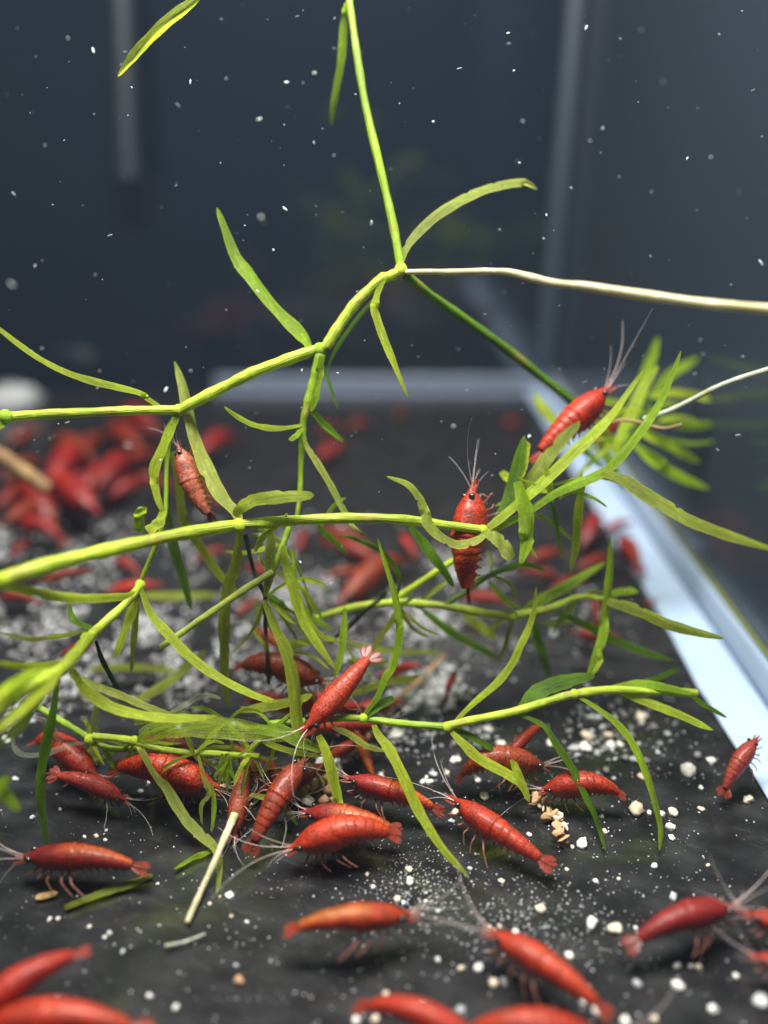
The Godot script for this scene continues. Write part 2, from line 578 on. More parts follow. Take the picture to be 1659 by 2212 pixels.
func shrimp_parts(kind: String, bend: float, swing: float, girth: float, full: bool, fan: float, seed_: int, leg_down := 0.0) -> Dictionary:
	var r := RandomNumberGenerator.new()
	r.seed = seed_
	var pal: Array = SHELL[kind]
	var q := spine(bend, swing)
	var rings := []
	var cols := []
	var sides := 18
	var tone := r.randf_range(0.85, 1.2)
	var hue := r.randf_range(0.8, 1.5)
	var mott := FastNoiseLite.new()
	mott.seed = seed_
	mott.frequency = 7.0
	for i in q.pos.size():
		var s := q.at_s[i]
		var pr := profile(s) * girth * 1.0
		var ridge := 1.0
		var joint := 0.0
		if s > 0.478:            # overlapping rings of the tail
			var f := fposmod((s - 0.478) / 0.0653, 1.0)
			ridge = (0.955 + 0.07 * f) if kind != "pale" else 0.985 + 0.02 * f
			joint = smoothstep(0.22, 0.0, f)
		elif s > 0.44:
			ridge = 1.0 + 0.055 * smoothstep(0.43, 0.478, s)
		var ring := PackedVector3Array()
		var cc := PackedColorArray()
		for j in sides:
			var a := TAU * j / sides
			var y := sin(a)
			var x := cos(a)
			var keel := 1.0 - 0.10 * pow(maxf(y, 0.0), 6.0) * smoothstep(0.3, 0.1, s)
			var wx := signf(x) * pow(absf(x), 0.85)
			var wy := signf(y) * pow(absf(y), 0.92)
			var h := pr.y if y > 0 else pr.z
			if s > 0.5 and y < -0.2: h *= 0.82 + 0.18 * cos((s - 0.478) / 0.0653 * TAU + PI) # the flaps' scalloped hem
			ring.append(q.pos[i] + q.side[i] * (pr.x * wx * ridge) + q.up[i] * (h * wy * ridge * keel))
			var c: Color = pal[0]
			c = c.lerp(pal[2], smoothstep(-0.3, -0.95, y))
			var stripe := smoothstep(0.80, 0.97, y) * smoothstep(0.3, 0.5, s)
			c = c.lerp(pal[1], stripe * (0.9 if kind in ["striped", "orange"] else 0.5))
			var mo := mott.get_noise_3d(s * 1.3, y * 0.3, x * 0.3)
			c = c * (1.0 + 0.7 * mo) * Color(tone, tone * hue, tone * hue)
			c = c.lerp(Color(0.12, 0.01, 0.012), 0.55 * smoothstep(0.1, 0.0, Vector2((s - 0.33) * 1.2, y * 0.05 - 0.01).length()) * smoothstep(0.95, 0.2, absf(y)))
			c = c.lerp(pal[0] * 0.45, joint * 0.25 * (1.0 - 0.5 * stripe))
			if kind == "pale": c = c.lerp(Color(0.36, 0.26, 0.27), smoothstep(0.08, 0.5, mo) * 0.6)
			c.a = 1.0
			cc.append(c)
		rings.append(ring)
		cols.append(cc)
	var out := {"body": skin(rings, cols, 3.0, 2.0), "head": q.pos[0]}
	# tail fan
	var e := q.pos.size() - 1
	var d := q.dir[e]
	var sd := q.side[e]
	var c0: Color = pal[0] * 0.95
	var c1: Color = pal[0].lerp(Color(0.75, 0.28, 0.2), 0.4)
	c0.a = 0.95
	c1.a = 0.66
	var blades := [blade(q.pos[e] - d * 0.012, d, sd, 0.135, 0.019 * minf(girth, 1.2), 0.011, c0, c1, false)]
	for k in [[0.24, 0.15, 0.030], [0.55, 0.14, 0.034]]:
		for m: float in [-1.0, 1.0]:
			var dd: Vector3 = (d * cos(k[0] * fan) + sd * m * sin(k[0] * fan) + q.up[e] * r.randf_range(-0.12, 0.02)).normalized()
			blades.append(blade(q.pos[e] - d * 0.008 + sd * m * 0.009, dd, (sd * cos(k[0] * fan) - d * m * sin(k[0] * fan)).normalized(), k[1], k[2] * lerpf(0.55, 1.0, minf(fan, 1.0)) * minf(girth, 1.25), 0.006, c0, c1))
	out.fan = join(blades)
	out.tail = q.pos[e] + d * 0.13
	var ie := q.find(0.150)
	var he := profile(0.150) * girth
	out.eyes = []
	for m: float in [-1.0, 1.0]:
		out.eyes.append(q.pos[ie] + q.side[ie] * m * (he.x * 0.95 + 0.008) + q.up[ie] * he.y * 0.55)
	if not full: return out
	# feelers, legs and swimmerets
	out.antennae = []
	var hc := Color(0.62, 0.42, 0.38, 0.65)
	var hc2 := Color(0.8, 0.78, 0.78, 0.4)
	var i0 := q.find(0.10)
	for m: float in [-1.0, 1.0]:
		for k in 3:
			var length: float = [0.62, 0.3, 0.22][k] * r.randf_range(0.75, 1.15)
			var p := PackedVector3Array()
			var out_: float = [0.55, 0.25, 0.5][k] * r.randf_range(0.5, 1.3)
			var lift: float = [0.25, 0.5, -0.1][k] + r.randf_range(-0.3, 0.3)
			var curl := r.randf_range(-0.6, 0.6)
			for t in 11:
				var f := t / 10.0
				p.append(q.pos[i0] + q.side[i0] * m * 0.012 * girth + Vector3(1, 0, 0) * length * (f - 0.18 * f * f) + q.side[i0] * m * length * out_ * (f * f * 0.8 + f * 0.2) + Vector3(0, 1, 0) * length * (lift * f + curl * f * f * 0.5))
			out.antennae.append(thread(p, 0.0026 if k == 0 else 0.0023, 0.0008, hc, hc2, 5))
	out.scales = []
	for m: float in [-1.0, 1.0]:
		out.scales.append(blade(q.pos[q.find(0.14)] + q.side[i0] * m * 0.022 * girth - q.up[i0] * 0.008, (Vector3(1, -0.05, 0) + q.side[i0] * m * 0.1).normalized(), q.side[i0], 0.135, 0.017, 0.006, c0, c1))
	out.legs = []
	var lc: Color = pal[0].lerp(Color(0.6, 0.25, 0.15), 0.45)
	lc.a = 0.92
	var lc2 := Color(0.62, 0.36, 0.28, 0.7)
	for k in 5:
		for m: float in [-1.0, 1.0]:
			var ii := q.find(0.20 + 0.052 * k)
			var pr := profile(q.at_s[ii]) * girth
			var o := q.pos[ii] + q.side[ii] * m * pr.x * 0.45 - q.up[ii] * pr.z * 0.85
			var reach := (0.085 - 0.045 * k) + r.randf_range(-0.03, 0.03)
			var down := (0.115 if k > 1 else 0.085) + leg_down
			var knee := o + Vector3(reach * 0.8 + 0.02, -0.03 + r.randf_range(-0.01, 0.01), 0) + q.side[ii] * m * (0.045 + 0.012 * k)
			var foot := Vector3(o.x + reach * 1.5 + r.randf_range(-0.03, 0.03), o.y - down + r.randf_range(-0.01, 0.012), 0) + q.side[ii] * m * (absf(o.z) + 0.06 + 0.02 * k)
			if k < 2: foot = o + Vector3(0.06 + 0.03 * r.randf(), -0.06 - 0.02 * r.randf(), 0) + q.side[ii] * m * 0.012
			var p := spline(PackedVector3Array([o + q.up[ii] * 0.012, o.lerp(knee, 0.6), knee, knee.lerp(foot, 0.55) + Vector3(0.006, 0, 0), foot]), 3)
			out.legs.append(thread(p, 0.0105, 0.004, lc, lc2, 6))
	out.swims = []
	var sc: Color = pal[2].lerp(Color(0.6, 0.25, 0.15), 0.3)
	sc.a = 0.9
	var sc2 := Color(0.7, 0.4, 0.3, 0.6)
	for k in 5:
		for m: float in [-1.0, 1.0]:
			var ii := q.find(0.515 + 0.064 * k)
			var pr := profile(q.at_s[ii]) * girth
			var o := q.pos[ii] + q.side[ii] * m * pr.x * 0.5 - q.up[ii] * pr.z * 0.62
			var dd := (-q.up[ii] * 0.9 + q.dir[ii] * r.randf_range(-0.1, 0.5) + q.side[ii] * m * 0.15).normalized()
			out.swims.append(blade(o, dd, q.dir[ii], 0.062 - 0.005 * k, 0.011, 0.005, sc, sc2))
	return out

func where(p: Array) -> Vector3:        # [x, y, h]: h in mm over the floor, or, negative, mm before the lens
	return on_floor(p[0], p[1], p[2] * 0.001) if p[2] >= 0 else at(p[0], p[1], -p[2] * 0.001)

func pose(g: Dictionary, a: Vector3, b: Vector3, dorsal: Vector3) -> Transform3D:
	var e: Vector3 = g.tail - g.head
	var l1 := e.normalized()
	var l2 := (Vector3.UP - l1 * l1.y).normalized()
	var w1 := (b - a).normalized()
	var w2 := (dorsal - w1 * w1.dot(dorsal)).normalized()
	var bas := Basis(w1, w2, w1.cross(w2)) * Basis(l1, l2, l1.cross(l2)).inverse()
	var k := (b - a).length() / e.length()
	bas = bas.scaled(Vector3(k, k, k))
	return Transform3D(bas, a - bas * g.head)

var shrimps := 0
# head and tail: where the beak's and the tail's tips are; dorsal: the way the back faces; bend: how much the tail curls under
func shrimp(label: String, head: Array, tail: Array, kind := "red", bend := 0.7, dorsal := Vector3.UP, girth := 1.0, fan := 1.0, swing := 0.0, leg_down := 0.0, group := "red dwarf shrimp in the tank") -> Node3D:
	shrimps += 1
	var g := shrimp_parts(kind, bend, swing if swing != 0.0 else rng.randf_range(-0.35, 0.35), girth, true, fan, 100 + shrimps, leg_down)
	var t := pose(g, where(head), where(tail), dorsal)
	var o := thing("shrimp", Vector3.ZERO, label, "shrimp", group)
	o.transform = t
	part(o, "body", g.body, M.shell)
	part(o, "tail_fan", g.fan, M.fin)
	for p in g.eyes:
		var ey := part(o, "eye", sphere_mesh, M.eye)
		ey.position = p
		ey.scale = Vector3.ONE * 0.026
	for m in g.antennae: part(o, "antenna", m, M.hair)
	for m in g.scales: part(o, "antenna_scale", m, M.fin)
	for m in g.legs: part(o, "leg", m, M.fin)
	for m in g.swims: part(o, "swimmeret", m, M.fin)
	return o

var moulds := []
func far_shrimp(label: String, head: Array, tail: Array, which: int, dorsal := Vector3.UP, group := "blurred red shrimp at the back") -> void:
	var mould: Dictionary = moulds[which % moulds.size()]
	var o: Node3D
	if mould.has("root"):
		o = mould.root.duplicate()
		o.name = numbered("shrimp")
		add_child(o, true)
	else:
		o = thing("shrimp", Vector3.ZERO, label, "shrimp", group)
		part(o, "body", mould.body, M.shell)
		part(o, "tail_fan", mould.fan, M.fin)
		for p in mould.eyes:
			var ey := part(o, "eye", sphere_mesh, M.eye)
			ey.position = p
			ey.scale = Vector3.ONE * 0.026
		mould.root = o
	tag(o, label, "shrimp", group)
	o.transform = pose(mould, where(head), where(tail), dorsal)

# ---------------------------------------------------------------- the scene
func _ready() -> void:
	rng.seed = 77
	var cam := Camera3D.new()
	cam.name = "camera"
	add_child(cam)
	cam.position = eye
	cam.rotation.x = -PITCH
	cam.fov = rad_to_deg(2.0 * atan(CY / F))
	cam.near = 0.01
	cam.far = 6.0
	var lens := CameraAttributesPhysical.new()
	lens.frustum_focal_length = 12.0 / tan(deg_to_rad(cam.fov) / 2.0)
	lens.frustum_focus_distance = 0.1445
	lens.frustum_near = 0.01
	lens.frustum_far = 6.0
	lens.exposure_aperture = 3.0
	cam.attributes = lens
	cam.current = true
	var env := Environment.new()
	env.background_mode = Environment.BG_COLOR
	env.background_color = lin(0.022, 0.025, 0.03)
	env.tonemap_mode = Environment.TONE_MAPPER_LINEAR
	env.tonemap_exposure = 1.15
	env.sdfgi_enabled = true
	env.ssao_enabled = true
	env.ssil_enabled = true
	env.fog_enabled = true
	env.fog_density = 0.05
	env.fog_light_color = Color(0.78, 0.87, 1.0)
	var we := WorldEnvironment.new()
	we.name = "world_environment"
	we.environment = env
	add_child(we)
	var lamp := AreaLight3D.new()        # the tank's lamp hangs over the water, a little behind the plants
	lamp.name = "tank_lamp"
	lamp.area_size = Vector2(0.34, 0.09)
	lamp.position = Vector3(0.03, 0.36, -0.115)
	lamp.rotation = Vector3(deg_to_rad(-90), 0, 0)
	lamp.light_energy = 0.72
	lamp.light_color = Color(1.0, 0.985, 0.95)
	lamp.shadow_enabled = true
	lamp.area_range = 2.0
	add_child(lamp)

	make_materials()
	sphere_mesh = lump_sphere()
	tank()
	plants()
	shrimp_all()
	litter()

func lump_sphere() -> ArrayMesh:
	var rings := []
	var cols := []
	for i in 9:
		var th := PI * (0.02 + 0.96 * i / 8.0)
		var ring := PackedVector3Array()
		for j in 12:
			ring.append(Vector3(sin(th) * cos(TAU * j / 12), cos(th), sin(th) * sin(TAU * j / 12)))
		rings.append(ring)
		cols.append(Color.WHITE)
	return skin(rings, cols)

func box(size: Vector3) -> BoxMesh:
	var b := BoxMesh.new()
	b.size = size
	return b

func bead(path: PackedVector3Array, a: Vector3, b: Vector3, wa: float, wb: float, wob: float, seed_: int) -> ArrayMesh:   # a bead of silicone: a low pad along a path, its edge uneven
	var fn := FastNoiseLite.new()
	fn.seed = seed_
	fn.frequency = 9.0
	var rings := []
	var cols := []
	for i in path.size():
		var k := 1.0 + wob * fn.get_noise_1d(i * 0.02)
		var ring := PackedVector3Array()
		for q in [[0.0, 0.0], [1.0, 0.0], [0.97, 0.55], [0.8, 0.95], [0.35, 1.05], [0.04, 1.0]]:
			ring.append(path[i] + a * (wa * k * q[0]) + b * (wb * q[1]))
		rings.append(ring)
		cols.append(Color.WHITE)
	return skin(rings, cols)

func tank() -> void:
	var fl := part(self, "floor", box(Vector3(1.2, 0.008, 0.9)), M.floor)
	fl.position = Vector3(-0.2, -0.004, -0.15)
	tag(fl, "dark grey glass tank floor under a film of fine dust", "floor", "", "structure")
	var back := part(self, "back_wall", box(Vector3(1.2, 0.46, 0.008)), M.wall)
	back.position = Vector3(-0.2, 0.226, BACK_Z - 0.004)
	tag(back, "dark blue-black back wall of the tank", "wall", "", "structure")
	var right := part(self, "side_wall", box(Vector3(0.008, 0.46, 0.8)), M.side)
	right.position = Vector3(WALL_X + 0.004, 0.226, BACK_Z + 0.4)
	tag(right, "dark glass side wall of the tank on the right", "wall", "", "structure")
	var p := PackedVector3Array()
	for i in 60: p.append(Vector3(WALL_X - 0.0006, 0.0002, BACK_Z + 0.0005 + 0.4 * i / 59.0))
	var seal := thing("silicone_seal", Vector3(WALL_X, 0, -0.2), "broad bright bluish white sealing strip along the foot of the right wall", "sealing strip")
	var s1 := part(seal, "floor_strip", bead(p, Vector3.LEFT, Vector3.UP, 0.0125, 0.0011, 0.1, 3), M.seal)
	s1.position = -seal.position
	var p2 := PackedVector3Array()
	for i in 60: p2.append(Vector3(WALL_X - 0.0002, 0.0017, BACK_Z + 0.0005 + 0.4 * i / 59.0))
	var s2 := part(seal, "wall_strip", bead(p2, Vector3.UP, Vector3.LEFT, 0.0085, 0.0012, 0.03, 4), M.seal)
	s2.position = -seal.position
	var p3 := PackedVector3Array()
	for i in 60: p3.append(Vector3(WALL_X - 0.0001, 0.0104, BACK_Z + 0.002 + 0.4 * i / 59.0))
	var s3 := part(seal, "green_edge", bead(p3, Vector3.UP, Vector3.LEFT, 0.0013, 0.0006, 0.2, 5), M.algae)
	s3.position = -seal.position
	var p4 := PackedVector3Array()
	for i in 40: p4.append(Vector3(-0.088 + (WALL_X + 0.0745) * i / 39.0, 0.0003, BACK_Z + 0.0003))
	var seal2 := thing("silicone_seal", Vector3(0, 0, BACK_Z), "greyish white sealing strip along the foot of the back wall", "sealing strip")
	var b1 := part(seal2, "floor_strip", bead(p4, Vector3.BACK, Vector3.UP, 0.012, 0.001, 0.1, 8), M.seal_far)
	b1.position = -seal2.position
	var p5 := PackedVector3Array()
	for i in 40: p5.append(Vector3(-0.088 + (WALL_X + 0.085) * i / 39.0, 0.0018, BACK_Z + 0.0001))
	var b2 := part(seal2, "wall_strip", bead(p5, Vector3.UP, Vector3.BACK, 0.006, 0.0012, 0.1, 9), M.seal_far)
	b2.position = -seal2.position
	var p6 := PackedVector3Array()
	for i in 30: p6.append(Vector3(WALL_X - 0.0003, 0.012 + 0.42 * i / 29.0, BACK_Z + 0.0003))
	var seam := part(self, "corner_seam", bead(p6, Vector3.LEFT, Vector3.BACK, 0.0085, 0.005, 0.1, 11), M.seam)
	tag(seam, "dim bluish upright seam in the back right corner of the tank", "corner seam")
	# added solids: a tube for the reflected streak, a lump for lamp glare
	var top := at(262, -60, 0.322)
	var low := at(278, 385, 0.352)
	var glare_streak := part(self, "reflection_streak", thread(PackedVector3Array([top, top.lerp(low, 0.5), low]), 0.0055, 0.0062, Color.WHITE, Color.WHITE, 14), M.glare_streak)  # tube added in place of a streak reflected in the glass
	tag(glare_streak, "dim grey-blue upright tube standing in for a blurred reflection on the back wall", "glare_streak")
	var white := part(self, "glare_lump", lump(61, 0.8), M.greyish)  # lump added in place of a bright reflected patch
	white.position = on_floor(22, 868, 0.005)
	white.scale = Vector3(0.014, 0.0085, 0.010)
	tag(white, "blurred white lump standing in for lamp glare at the foot of the back wall", "glare_patch")

func plants() -> void:
	# 1: the tall stem that comes down from the top and angles away to the left
	var a := plant("tallest green stem, running down from the top and zigzagging left, with long sparse leaves", 752, -20, 152)
	strand(a, "stem", [752, -20, 770, 110, 790, 230, 825, 380, 850, 490, 866, 580], 152, 150, 18, "g", true, 21)
	strand(a, "leaf", [750, 5, 743, 45, 737, 130, 722, 215, 716, 270], 158, 166, 19, "g")
	strand(a, "leaf", [864, 575, 880, 530, 930, 475, 980, 440, 1030, 415, 1080, 400, 1130, 393, 1161, 409], 150, 158, 24, "p")
	strand(a, "stem", [866, 588, 838, 598, 820, 606, 770, 653, 735, 700, 704, 750], 150, 149, 24, "b", true, 26)
	knot(a, 866, 584, 150, 34, "b")
	strand(a, "stem", [704, 750, 675, 758, 612, 780, 550, 803, 500, 828, 450, 853, 388, 886], 149, 148, 26, "b", true, 26)
	knot(a, 690, 756, 149, 33, "g")
	strand(a, "stem", [388, 886, 320, 886, 250, 888, 140, 893, 30, 899, -25, 902], 148, 142, 21, "b", true, 24)
	knot(a, 386, 886, 148, 28, "b")
	knot(a, 12, 900, 142, 34, "g")
	strand(a, "leaf", [10, 905, -5, 920, -30, 940], 142, 140, 22, "g")
	strand(a, "leaf", [672, 752, 660, 732, 640, 708, 590, 658, 540, 593, 510, 553, 485, 490, 469, 448], 149, 152, 31, "g")
	strand(a, "leaf", [350, 882, 320, 862, 300, 848, 250, 835, 200, 823, 140, 803, 75, 768, 0, 712, -20, 695], 148, 138, 17, "b")
	strand(a, "leaf", [830, 598, 813, 640, 810, 670, 825, 718, 852, 785, 881, 858], 149, 146, 21, "b")
	strand(a, "leaf", [822, 630, 770, 690, 725, 755, 706, 800], 152, 154, 10, "d")
	strand(a, "stem", [692, 764, 684, 800, 673, 840, 664, 875, 655, 915, 653, 960, 650, 1003, 648, 1063, 640, 1130], 149, 152, 26, "g", true, 10)
	strand(a, "leaf", [694, 770, 690, 800, 682, 850, 672, 890], 148, 149, 20, "g")
	strand(a, "leaf", [696, 785, 710, 823, 730, 883], 149, 148, 9, "d")
	strand(a, "leaf", [653, 918, 600, 925, 550, 918, 510, 898, 484, 878], 150, 146, 14, "b")
	strand(a, "leaf", [650, 925, 642, 938, 626, 952], 150, 147, 13, "g", false, -1, true)
	strand(a, "leaf", [672, 885, 700, 918, 741, 955], 151, 158, 17, "d")
	strand(a, "leaf", [656, 940, 664, 965, 685, 998, 715, 1048, 740, 1095, 762, 1135, 791, 1158], 150, 148, 17, "p")
	strand(a, "leaf", [386, 890, 370, 920, 350, 968, 332, 1013, 338, 1063, 352, 1108], 148, 147, 25, "b")
	strand(a, "leaf", [354, 1100, 345, 1124, 333, 1137, 316, 1146], 147, 145, 25, "b", false, -1, true)
	strand(a, "leaf", [310, 1095, 301, 1116, 299, 1150], 150, 152, 27, "g", false, -1, true)
	strand(a, "stem", [375, 900, 366, 950, 360, 1003, 358, 1093, 353, 1126, 333, 1186, 303, 1258], 148, 150, 11, "g", true, 11)
	strand(a, "stem", [872, 590, 925, 634, 980, 673, 1080, 743, 1155, 803, 1230, 863, 1260, 892], 150, 176, 20, "d", true, 22)
	strand(a, "rootlet", [870, 588, 930, 587, 980, 588, 1050, 586, 1100, 588, 1150, 600, 1200, 612, 1260, 618, 1380, 636, 1530, 656, 1685, 670], 150, 122, 14, "c", true, 22)

	var b := plant("single yellow-green leaf hanging in from the top edge, left of the tall stem", 440, -30, 146)
	strand(b, "leaf", [440, -30, 418, 2, 360, 48, 310, 97, 282, 130, 255, 165], 146, 148, 25, "b")

	# 2: the long thick stem across the middle and its leaves
	var c := plant("long thick pale green stem from left edge to middle, end leaves rising right", -30, 1262, 112)
	strand(c, "stem", [-30, 1262, 0, 1253, 100, 1222, 200, 1196, 300, 1173, 400, 1152, 510, 1134], 112, 143, 36, "b", true, 31)
	strand(c, "stem", [510, 1134, 560, 1130, 653, 1123, 753, 1119, 853, 1121, 953, 1133, 1045, 1145], 143, 149, 26, "b", true, 21)
	knot(c, 516, 1136, 143, 36, "b")
	knot(c, 1043, 1146, 149, 27, "b")
	strand(c, "leaf", [508, 1116, 520, 1096, 550, 1080, 600, 1073, 679, 1070], 143, 141, 31, "o", false, -1, true)
	strand(c, "leaf", [-10, 1262, 67, 1276, 133, 1289, 200, 1292, 267, 1287, 292, 1277], 116, 146, 25, "b")
	strand(c, "leaf", [517, 1142, 512, 1206, 494, 1268, 484, 1322, 485, 1389, 485, 1473, 494, 1530], 146, 158, 30, "o")
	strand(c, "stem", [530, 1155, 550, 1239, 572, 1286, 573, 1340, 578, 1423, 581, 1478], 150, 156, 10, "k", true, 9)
	strand(c, "leaf", [519, 1132, 508, 1104, 480, 1073, 450, 1018, 425, 958, 410, 903, 395, 833, 377, 780], 145, 152, 34, "p")
	strand(c, "leaf", [373, 975, 385, 1040, 393, 1113, 410, 1146, 440, 1190, 480, 1246, 532, 1298], 156, 160, 25, "o")
	strand(c, "leaf", [362, 1100, 373, 1172, 393, 1239, 414, 1320], 155, 160, 24, "d")
	strand(c, "leaf", [1047, 1153, 1020, 1169, 986, 1174, 953, 1157, 928, 1132, 915, 1095, 903, 1070, 880, 1045, 835, 1029], 147, 142, 25, "p")
	strand(c, "leaf", [1046, 1150, 1070, 1160, 1090, 1180, 1108, 1208], 148, 149, 32, "p", false, -1, true)
	strand(c, "leaf", [1052, 1142, 1095, 1106, 1180, 1033, 1230, 985, 1280, 938, 1330, 883, 1388, 800], 149, 153, 28, "b")
	strand(c, "leaf", [1060, 1150, 1140, 1105, 1205, 1063, 1260, 1040, 1300, 1022, 1320, 1008, 1360, 963, 1420, 878, 1455, 800, 1471, 757], 150, 148, 24, "g")
	strand(c, "leaf", [1070, 1130, 1095, 1093, 1112, 1028, 1132, 940], 150, 153, 36, "d")
	strand(c, "leaf", [1118, 1040, 1130, 1003, 1137, 952], 152, 153, 22, "b", false, -1, true)
	strand(c, "leaf", [1118, 1040, 1130, 1080, 1139, 1120, 1137, 1173, 1124, 1218], 148, 146, 38, "g")
	strand(c, "leaf", [1090, 1110, 1130, 1060, 1185, 985, 1235, 925, 1245, 905], 152, 158, 33, "o")
	strand(c, "leaf", [1300, 1022, 1345, 1034, 1380, 1058, 1439, 1093, 1489, 1124, 1573, 1156, 1680, 1190], 146, 132, 34, "o")
	strand(c, "leaf", [1262, 1030, 1253, 1080, 1247, 1140, 1243, 1185, 1232, 1236], 152, 158, 22, "b")
	strand(c, "leaf", [1190, 1080, 1200, 1120, 1206, 1156, 1213, 1208], 152, 154, 11, "d")
	strand(c, "leaf", [1180, 1010, 1185, 1040, 1190, 1068, 1196, 1085], 150, 151, 18, "b")
	strand(c, "leaf", [1083, 1018, 1095, 1030, 1105, 1045], 160, 156, 20, "b", false, -1, true)
	for q in [[1205, 1063, 152, 3, 100], [1285, 1030, 150, 3, 110], [1130, 1100, 151, 2, 110]]:
		sprig(c, q[0], q[1], q[2], q[3], q[4], ["b", "g", "b"])

	# 3: the blurred tuft behind, at the right wall
	var d := plant("bushy tuft of narrow leaves at the right wall, its far leaves out of focus", 1255, 888, 178)
	strand(d, "stem", [1255, 888, 1290, 920, 1330, 950, 1385, 940], 178, 190, 18, "g", true, 14)
	strand(d, "leaf", [1330, 985, 1350, 930, 1385, 840, 1405, 775, 1420, 728], 178, 205, 30, "g")
	strand(d, "leaf", [1325, 975, 1350, 915, 1375, 863, 1400, 820, 1422, 790], 170, 172, 24, "b")
	strand(d, "leaf", [1400, 860, 1440, 815, 1475, 790, 1507, 772], 195, 215, 24, "g")
	strand(d, "leaf", [1405, 858, 1455, 847, 1500, 852, 1537, 864], 190, 210, 20, "b")
	strand(d, "leaf", [1420, 905, 1490, 918, 1570, 912], 190, 215, 22, "g")
	strand(d, "leaf", [1560, 915, 1620, 925, 1675, 930], 210, 216, 16, "g")
	strand(d, "leaf", [1380, 930, 1445, 963, 1512, 1000], 188, 198, 24, "b")
	strand(d, "leaf", [1370, 960, 1440, 1013, 1532, 1055], 186, 196, 27, "g")
	strand(d, "leaf", [1222, 930, 1210, 918, 1180, 883, 1158, 850], 186, 205, 26, "b")
	strand(d, "leaf", [1250, 885, 1290, 868, 1350, 866], 184, 190, 20, "g")
	strand(d, "leaf", [1290, 940, 1310, 985, 1325, 1010, 1350, 1060], 184, 186, 20, "g")
	strand(d, "leaf", [1255, 970, 1275, 985, 1300, 1010], 180, 172, 14, "d")
	strand(d, "rootlet", [1390, 905, 1420, 896, 1455, 883, 1505, 858, 1545, 838, 1590, 820, 1680, 792], 160, 150, 11, "w", true, 13)
	strand(d, "rootlet", [1298, 924, 1340, 908, 1380, 912, 1430, 925, 1473, 917], 165, 160, 9, "t", true, 6)
	for q in [[1385, 938, 190, 6, 150], [1340, 955, 180, 4, 130], [1300, 925, 180, 3, 110]]:
		sprig(d, q[0], q[1], q[2], q[3], q[4], ["b", "g", "b"])

	# 4: lower left, the stem that comes out towards the lens
	var e := plant("branching stem in the lower left that thickens towards the left edge", -30, 1545, 112)
	strand(e, "stem", [303, 1262, 275, 1300, 217, 1353, 187, 1383], 150, 136, 17, "b", true, 24)
	strand(e, "stem", [187, 1383, 160, 1416, 127, 1449, 67, 1478, 0, 1520, -30, 1545], 136, 112, 30, "b", true, 36)
	knot(e, 303, 1264, 150, 27, "b")
	knot(e, 188, 1381, 136, 34, "b")
	strand(e, "leaf", [130, 1445, 90, 1490, 40, 1535, -20, 1590], 126, 112, 26, "b")
	strand(e, "leaf", [120, 1440, 60, 1456, 20, 1480, -30, 1515], 126, 112, 24, "b")
	strand(e, "leaf", [110, 1475, 70, 1530, 40, 1570, -15, 1620], 128, 114, 22, "g")
	strand(e, "leaf", [304, 1272, 327, 1326, 367, 1373, 417, 1423, 483, 1469, 553, 1503, 600, 1516], 149, 143, 24, "b")
	strand(e, "leaf", [296, 1290, 275, 1345, 246, 1424], 149, 150, 22, "b")
	strand(e, "leaf", [297, 1290, 290, 1370, 283, 1454], 151, 153, 16, "o")
	strand(e, "leaf", [187, 1363, 117, 1376, 67, 1380, -10, 1367], 138, 125, 14, "o")
	strand(e, "leaf", [200, 1358, 160, 1338, 148, 1302], 140, 144, 16, "d")
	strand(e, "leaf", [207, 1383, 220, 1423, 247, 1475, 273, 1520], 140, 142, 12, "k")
	strand(e, "leaf", [143, 1429, 67, 1439, -10, 1432], 134, 122, 20, "b")
	strand(e, "leaf", [155, 1436, 167, 1462, 253, 1497, 320, 1526, 372, 1542], 136, 140, 20, "p")
	strand(e, "leaf", [160, 1448, 177, 1481, 200, 1501, 250, 1528, 317, 1545, 383, 1550, 468, 1546], 134, 138, 27, "b")
	strand(e, "leaf", [124, 1465, 113, 1541, 97, 1618, 87, 1681, 90, 1748, 104, 1836], 136, 138, 24, "d")
	strand(e, "leaf", [20, 1690, 0, 1701, 43, 1751], 118, 119, 32, "g")

	# 5: the diagonal stem and the tangle in the middle
	var f := plant("tangle of mottled stems and leaves crossing in the middle, above the shrimp heap", 573, 1290, 150)
	strand(f, "stem", [590, 1236, 553, 1258, 500, 1293, 433, 1339, 377, 1378, 348, 1398], 148, 152, 18, "p", true, 15)
	strand(f, "leaf", [586, 1150, 584, 1190, 582, 1240, 572, 1290], 147, 150, 26, "p")
	strand(f, "leaf", [550, 1190, 566, 1160, 590, 1140, 622, 1108], 147, 144, 16, "b")
	strand(f, "stem", [626, 1135, 613, 1173, 596, 1216, 580, 1262], 150, 150, 14, "g", true, 14)
	strand(f, "leaf", [612, 1178, 617, 1213, 630, 1256, 643, 1306, 661, 1353, 693, 1400, 724, 1445], 149, 147, 26, "b")
	strand(f, "leaf", [634, 1188, 640, 1266, 653, 1316, 676, 1353, 703, 1378, 724, 1384], 152, 154, 15, "b")
	strand(f, "leaf", [584, 1285, 604, 1304, 628, 1322], 152, 158, 15, "d")
	strand(f, "leaf", [572, 1296, 596, 1356, 620, 1406, 636, 1475, 644, 1560, 653, 1610, 644, 1640, 635, 1680], 150, 145, 31, "o")
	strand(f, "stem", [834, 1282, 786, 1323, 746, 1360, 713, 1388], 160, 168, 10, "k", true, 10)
	strand(f, "leaf", [744, 1314, 741, 1373, 733, 1423, 722, 1465], 152, 150, 18, "g")
	strand(f, "leaf", [786, 1545, 816, 1501, 832, 1462, 847, 1440, 860, 1390, 863, 1333, 853, 1280, 833, 1213, 816, 1162], 148, 147, 20, "g")
